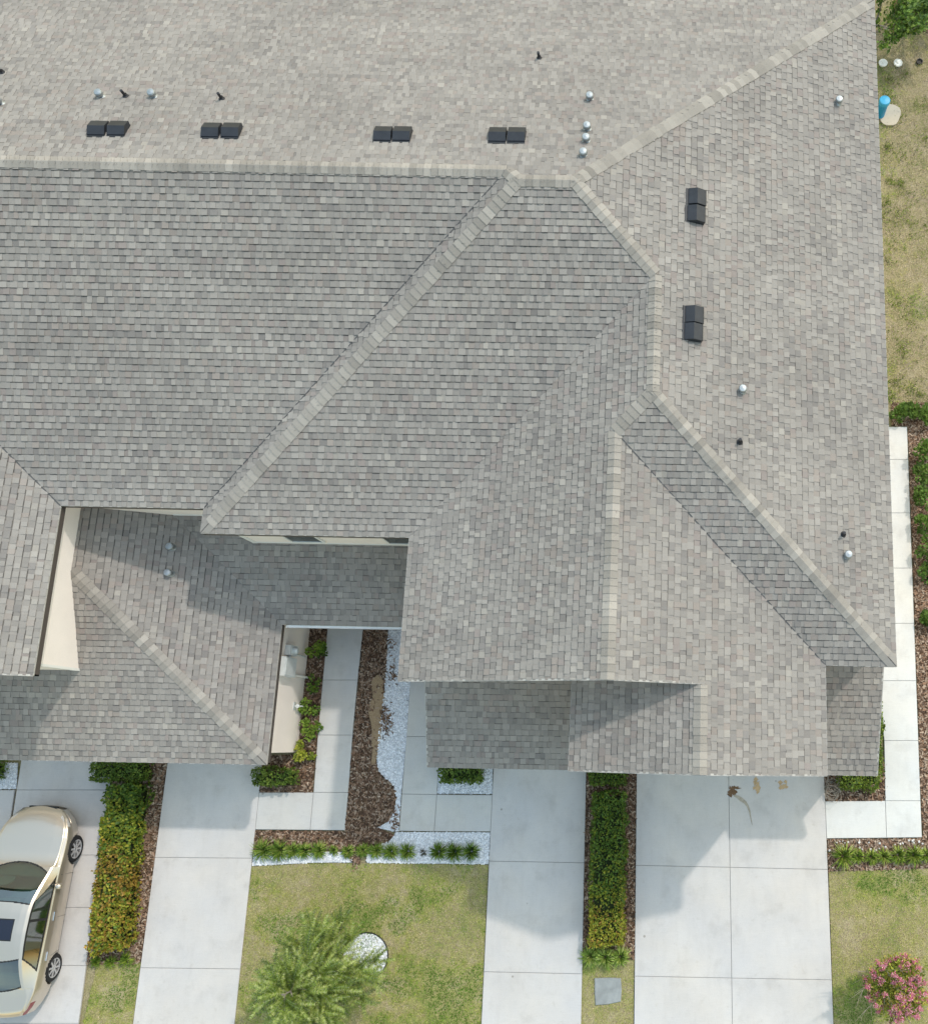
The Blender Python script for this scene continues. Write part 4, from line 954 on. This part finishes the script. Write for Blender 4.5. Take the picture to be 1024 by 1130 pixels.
M['auto_glass'] = auto_glass()
wf, wrr = G(86, 937, .33), G(62, 1068, .33)
CWB = (wf - wrr).length; CT = .90; ang = math.atan2((wf - wrr).y, (wf - wrr).x) - math.pi / 2
mid = (wf + wrr) / 2; axr = Vector((math.cos(ang), math.sin(ang), 0)); cc = mid - axr * (CT - .005); cc.z = ZC
car = empty('parked_car', cc, ang); tag(car, 'champagne gold sedan with sunroof parked on the left driveway, cut by the picture edge', 'car')
FA, RA = CWB / 2, -CWB / 2
# stations: y, half width, belt z, roof edge half width, top z
KEY = [(FA + .99, .42, .50, .30, .54), (FA + .95, .60, .56, .48, .61), (FA + .84, .74, .63, .62, .69), (FA + .62, .83, .70, .70, .76), (FA + .3, .885, .76, .75, .825), (FA - .1, .90, .82, .76, .89),
       (FA - .28, .905, .86, .76, .95), (FA - .5, .905, .885, .735, 1.06), (FA - .85, .905, .90, .68, 1.26), (FA - 1.12, .905, .91, .635, 1.385), (FA - 1.35, .905, .915, .62, 1.43), (FA - 1.8, .905, .925, .615, 1.455),
       (RA + .65, .905, .94, .61, 1.43), (RA + .28, .905, .955, .61, 1.36), (RA, .90, .965, .62, 1.24), (RA - .35, .885, .965, .66, 1.07), (RA - .55, .86, .955, .70, 1.02), (RA - .8, .80, .93, .68, .985), (RA - .97, .70, .90, .60, .95), (RA - 1.04, .60, .75, .50, .80)]
KEY = KEY[::-1]; ky = np.array([k[0] for k in KEY])
def smooth_interp(y, j):
    v = np.array([k[j] for k in KEY]); s_ = 0; tw = 0
    for d, w_ in ((-.09, 1), (-.045, 2), (0, 3), (.045, 2), (.09, 1)): s_ += w_ * np.interp(y + d, ky, v); tw += w_
    return s_ / tw
def section(y):
    w_, zb, wr2, zt_ = (smooth_interp(y, j) for j in (1, 2, 3, 4))
    zr = zb + (zt_ - zb) * .88 if zt_ - zb > .12 else zt_ - .025
    zl = .2 + max(0, abs(y) - FA - .6) * .12
    pts = [(0, zl), (w_ * .80, zl), (w_ * .955, zl + .07), (w_ * .99, .40), (w_ * 1.0, .56), (w_ * .992, min(zb - .09, .74)), (w_ * .965, zb - .02), (w_ * .945, zb)]
    if zt_ - zb > .12: pts += [(w_ * .945 + (wr2 - w_ * .945) * .93, zb + (zr - zb) * .95), (wr2 - .04, zr + .012)]
    else: pts += [(w_ * .90, zb + .012), (wr2 + .02, zr)]
    pts += [(wr2 * .72, zr + (zt_ - zr) * .62), (wr2 * .36, zr + (zt_ - zr) * .92), (0, zt_)]
    return pts
NS_, SUBS = 380, [3, 3, 4, 5, 5, 5, 3, 22, 4, 10, 10, 10]
ys = np.linspace(RA - 1.04, FA + .99, NS_); grid = []
for y in ys:
    s_ = section(y); row = []
    for k, n in enumerate(SUBS):
        for i in range(n): t = i / n; row.append((s_[k][0] * (1 - t) + s_[k + 1][0] * t, s_[k][1] * (1 - t) + s_[k + 1][1] * t))
    row.append(s_[-1]); grid.append(row)
B0 = sum(SUBS[:7]); B1 = sum(SUBS[:8]); B2 = sum(SUBS[:9])
# nose and tail rounding in plan: the outer columns sit further in
def gp(i, j, sg):
    x, z = grid[i][j]; y = ys[i]
    if y > FA + .3: y -= .22 * (x / .9) ** 2 * min(1, (y - FA - .3) / .5)
    if y < RA - .4: y += .16 * (x / .9) ** 2 * min(1, (RA - .4 - y) / .4)
    return Vector((x * sg, y, z))
bd = MB(); wsd = MB(); rwd = MB(); sgl = {1: MB(), -1: MB()}; trim = MB(); srf = MB(); hl = {1: MB(), -1: MB()}; tl = {1: MB(), -1: MB()}
for sg in (1, -1):
    for i in range(NS_ - 1):
        for j in range(len(grid[0]) - 1):
            q = [gp(i, j, sg), gp(i + 1, j, sg), gp(i + 1, j + 1, sg), gp(i, j + 1, sg)]
            if sg > 0: q.reverse()
            c = (q[0] + q[2]) / 2; y = c.y; x = abs(c.x); z = c.z; dst = bd
            if j < B0 and x > .55:
                if (y - FA) ** 2 + (z - .33) ** 2 < .365 ** 2 or (y - RA) ** 2 + (z - .33) ** 2 < .365 ** 2: continue
            bow = .24 * (x / .75) ** 2
            if j >= B2:
                a, b_ = FA - .27 - bow, FA - 1.14 - bow * .3
                if b_ < y < a and x < .70: dst = trim if (y > a - .03 or y < b_ + .03 or x > .685) else wsd
                a, b_ = RA + .30 + bow * .6, RA - .44 + bow * .9
                if b_ < y < a and x < .64: dst = trim if (y > a - .035 or y < b_ + .035 or x > .60 - max(0, 0)) else rwd
                a, b_ = FA - 1.50, FA - 1.98
                if b_ < y < a and x < .36: dst = srf if (b_ + .02 < y < a - .02 and x < .34) else trim
                if y > FA + .45 and x > .55 and z > .58 and y > FA + .74 - (x - .55) * .8: dst = hl[sg]
            elif B0 <= j < B1:
                t = (j - B0 + .5) / (B1 - B0); a = FA - .50 - t * .62; b_ = RA + .02 + t * .34
                if b_ < y < a and t > .06: dst = trim if (t < .13 or t > .93 or y > a - .05 or y < b_ + .05 or abs(y + .16) < .03) else sgl[sg]
            elif sum(SUBS[:4]) <= j < B0:
                if y > FA + .55 and z > .60: dst = hl[sg]
                if y < RA - .66 and .70 < z < .86: dst = tl[sg]
            elif B1 > j >= B1 and y < RA - .85: dst = tl[sg]
            dst.face(q)
weld(bd.build('body', M['paint'], car)); weld(trim.build('window_trim', M['black_plastic'], car)); weld(wsd.build('windshield', M['auto_glass'], car)); weld(rwd.build('rear_window', M['auto_glass'], car))
M['sunroof'] = mat('sunroof_glass', (.012, .015, .03), .08, spec=.6)
weld(srf.build('sunroof', M['sunroof'], car))
for sg in (1, -1):
    weld(sgl[sg].build('side_window', M['auto_glass'], car)); weld(hl[sg].build('headlight', M['lamp'], car)); weld(tl[sg].build('taillight', M['red_lamp'], car))
it = MB()
it.box(-.80, .80, RA - .3, FA - .2, .28, .34, m=1); it.box(-.66, .66, FA - .62, FA - .33, .5, .86, m=1)
it.tube((-.36, FA - .72, .84), (-.36, FA - .70, .86), .19, n=18, m=1)
for x in (-.37, .37):
    it.box(x - .25, x + .25, FA - 1.75, FA - 1.2, .34, .56); it.obox((x, FA - 1.83, .82), Vector((1, 0, 0)), Vector((0, .97, .24)), Vector((0, -.24, .97)), .24, .06, .30); it.box(x - .12, x + .12, FA - 1.97, FA - 1.87, 1.1, 1.26)
it.box(-.62, .62, RA + .1, RA + .65, .34, .58); it.obox((0, RA + .05, .84), Vector((1, 0, 0)), Vector((0, .95, .31)), Vector((0, -.31, .95)), .62, .06, .26); it.box(-.6, .6, RA - .42, RA - .02, .88, .915, m=1)
it.build('interior', [M['seat'], M['dash']], car)
uc = MB(); uc.box(-.60, .60, RA - .85, FA + .75, .19, .30); uc.box(-.72, .72, RA + .4, FA - .4, .2, .28)
for y in (FA, RA):
    for sg in (-1, 1): uc.box(sg * .62 - .03, sg * .62 + .03, y - .38, y + .38, .2, .70); uc.box(min(sg * .62, sg * .84), max(sg * .62, sg * .84), y - .33, y + .33, .66, .69)
uc.build('underbody', M['black_plastic'], car)
def wheel():
    r = empty('wheel'); t = MB(); t.lathe((-.1, 0, 0), [(.225, 0), (.295, .0), (.325, .03), (.33, .1), (.325, .17), (.295, .2), (.225, .2)], 36, ax=(1, 0, 0))
    t.build('tyre', M['rubber'], r, smooth=True)
    m_ = MB(); m_.lathe((-.1, 0, 0), [(.225, .2), (.228, .195), (.205, .19), (.20, .12), (0, .11)], 36, ax=(1, 0, 0))
    for k in range(8):
        a = k * math.pi / 4; d = Vector((0, math.cos(a), math.sin(a))); s_ = Vector((0, -math.sin(a), math.cos(a)))
        m_.obox(Vector((.075, 0, 0)) + d * .125, d, s_, Vector((1, 0, 0)), .095, .022, .012)
    m_.lathe((.06, 0, 0), [(.055, 0), (.055, .035), (.03, .045), (0, .046)], 16, ax=(1, 0, 0)); m_.build('rim', M['alloy'], r)
    h = MB(); h.lathe((.0, 0, 0), [(.195, .025), (0, .024)], 30, ax=(1, 0, 0)); h.build('brake_backing', M['black_plastic'], r)
    r.parent = car; return r
w0 = wheel(); first = True
for y in (FA, RA):
    for sg in (1, -1):
        o = w0 if first else copy_tree(w0, car); first = False
        o.location = (sg * (CT - .115), y, .33); o.rotation_euler = (0, 0, 0 if sg > 0 else math.pi)
for sg in (1, -1):
    m_ = MB(); m_.lathe((sg * .98, FA - .78, .97), [(0, -.075), (.05, -.07), (.085, -.02), (.085, .03), (.05, .06), (0, .065)], 14, ax=(0, 1, 0)); m_.tube((sg * .86, FA - .76, .93), (sg * .95, FA - .78, .96), .025, n=8)
    m_.build('mirror', M['paint'], car, smooth=True)
    for y in (-.12, -1.02):
        h = MB(); h.tube((sg * .905, y - .1, .80), (sg * .905, y + .1, .80), .016, n=8); h.build('door_handle', M['chrome'], car)
for sg in (1, -1):
    for y in (FA - .55, -.16, RA + .42):
        pts = []; gl_ = MB()
        for z in (.32, .45, .58, .70, .80): pts.append(Vector((sg * (smooth_interp(y, 1) * (.995 if z < .7 else .985) + .003), y - (.0 if y > RA + .5 else (z - .3) * .25), z)))
        for a, b_ in zip(pts[:-1], pts[1:]): gl_.tube(a, b_, .004, n=4, cap=False)
        gl_.build('door_seam', M['black_plastic'], car)
g2 = MB(); g2.obox((0, FA + .965, .52), Vector((1, 0, 0)), Vector((0, 1, 0)), Vector((0, 0, 1)), .34, .02, .05); g2.build('grille', M['black_plastic'], car)
pl_ = MB(); pl_.obox((0, RA - 1.035, .68), Vector((1, 0, 0)), Vector((0, 1, 0)), Vector((0, 0, 1)), .26, .012, .055); pl_.build('number_plate', M['white_trim'], car)
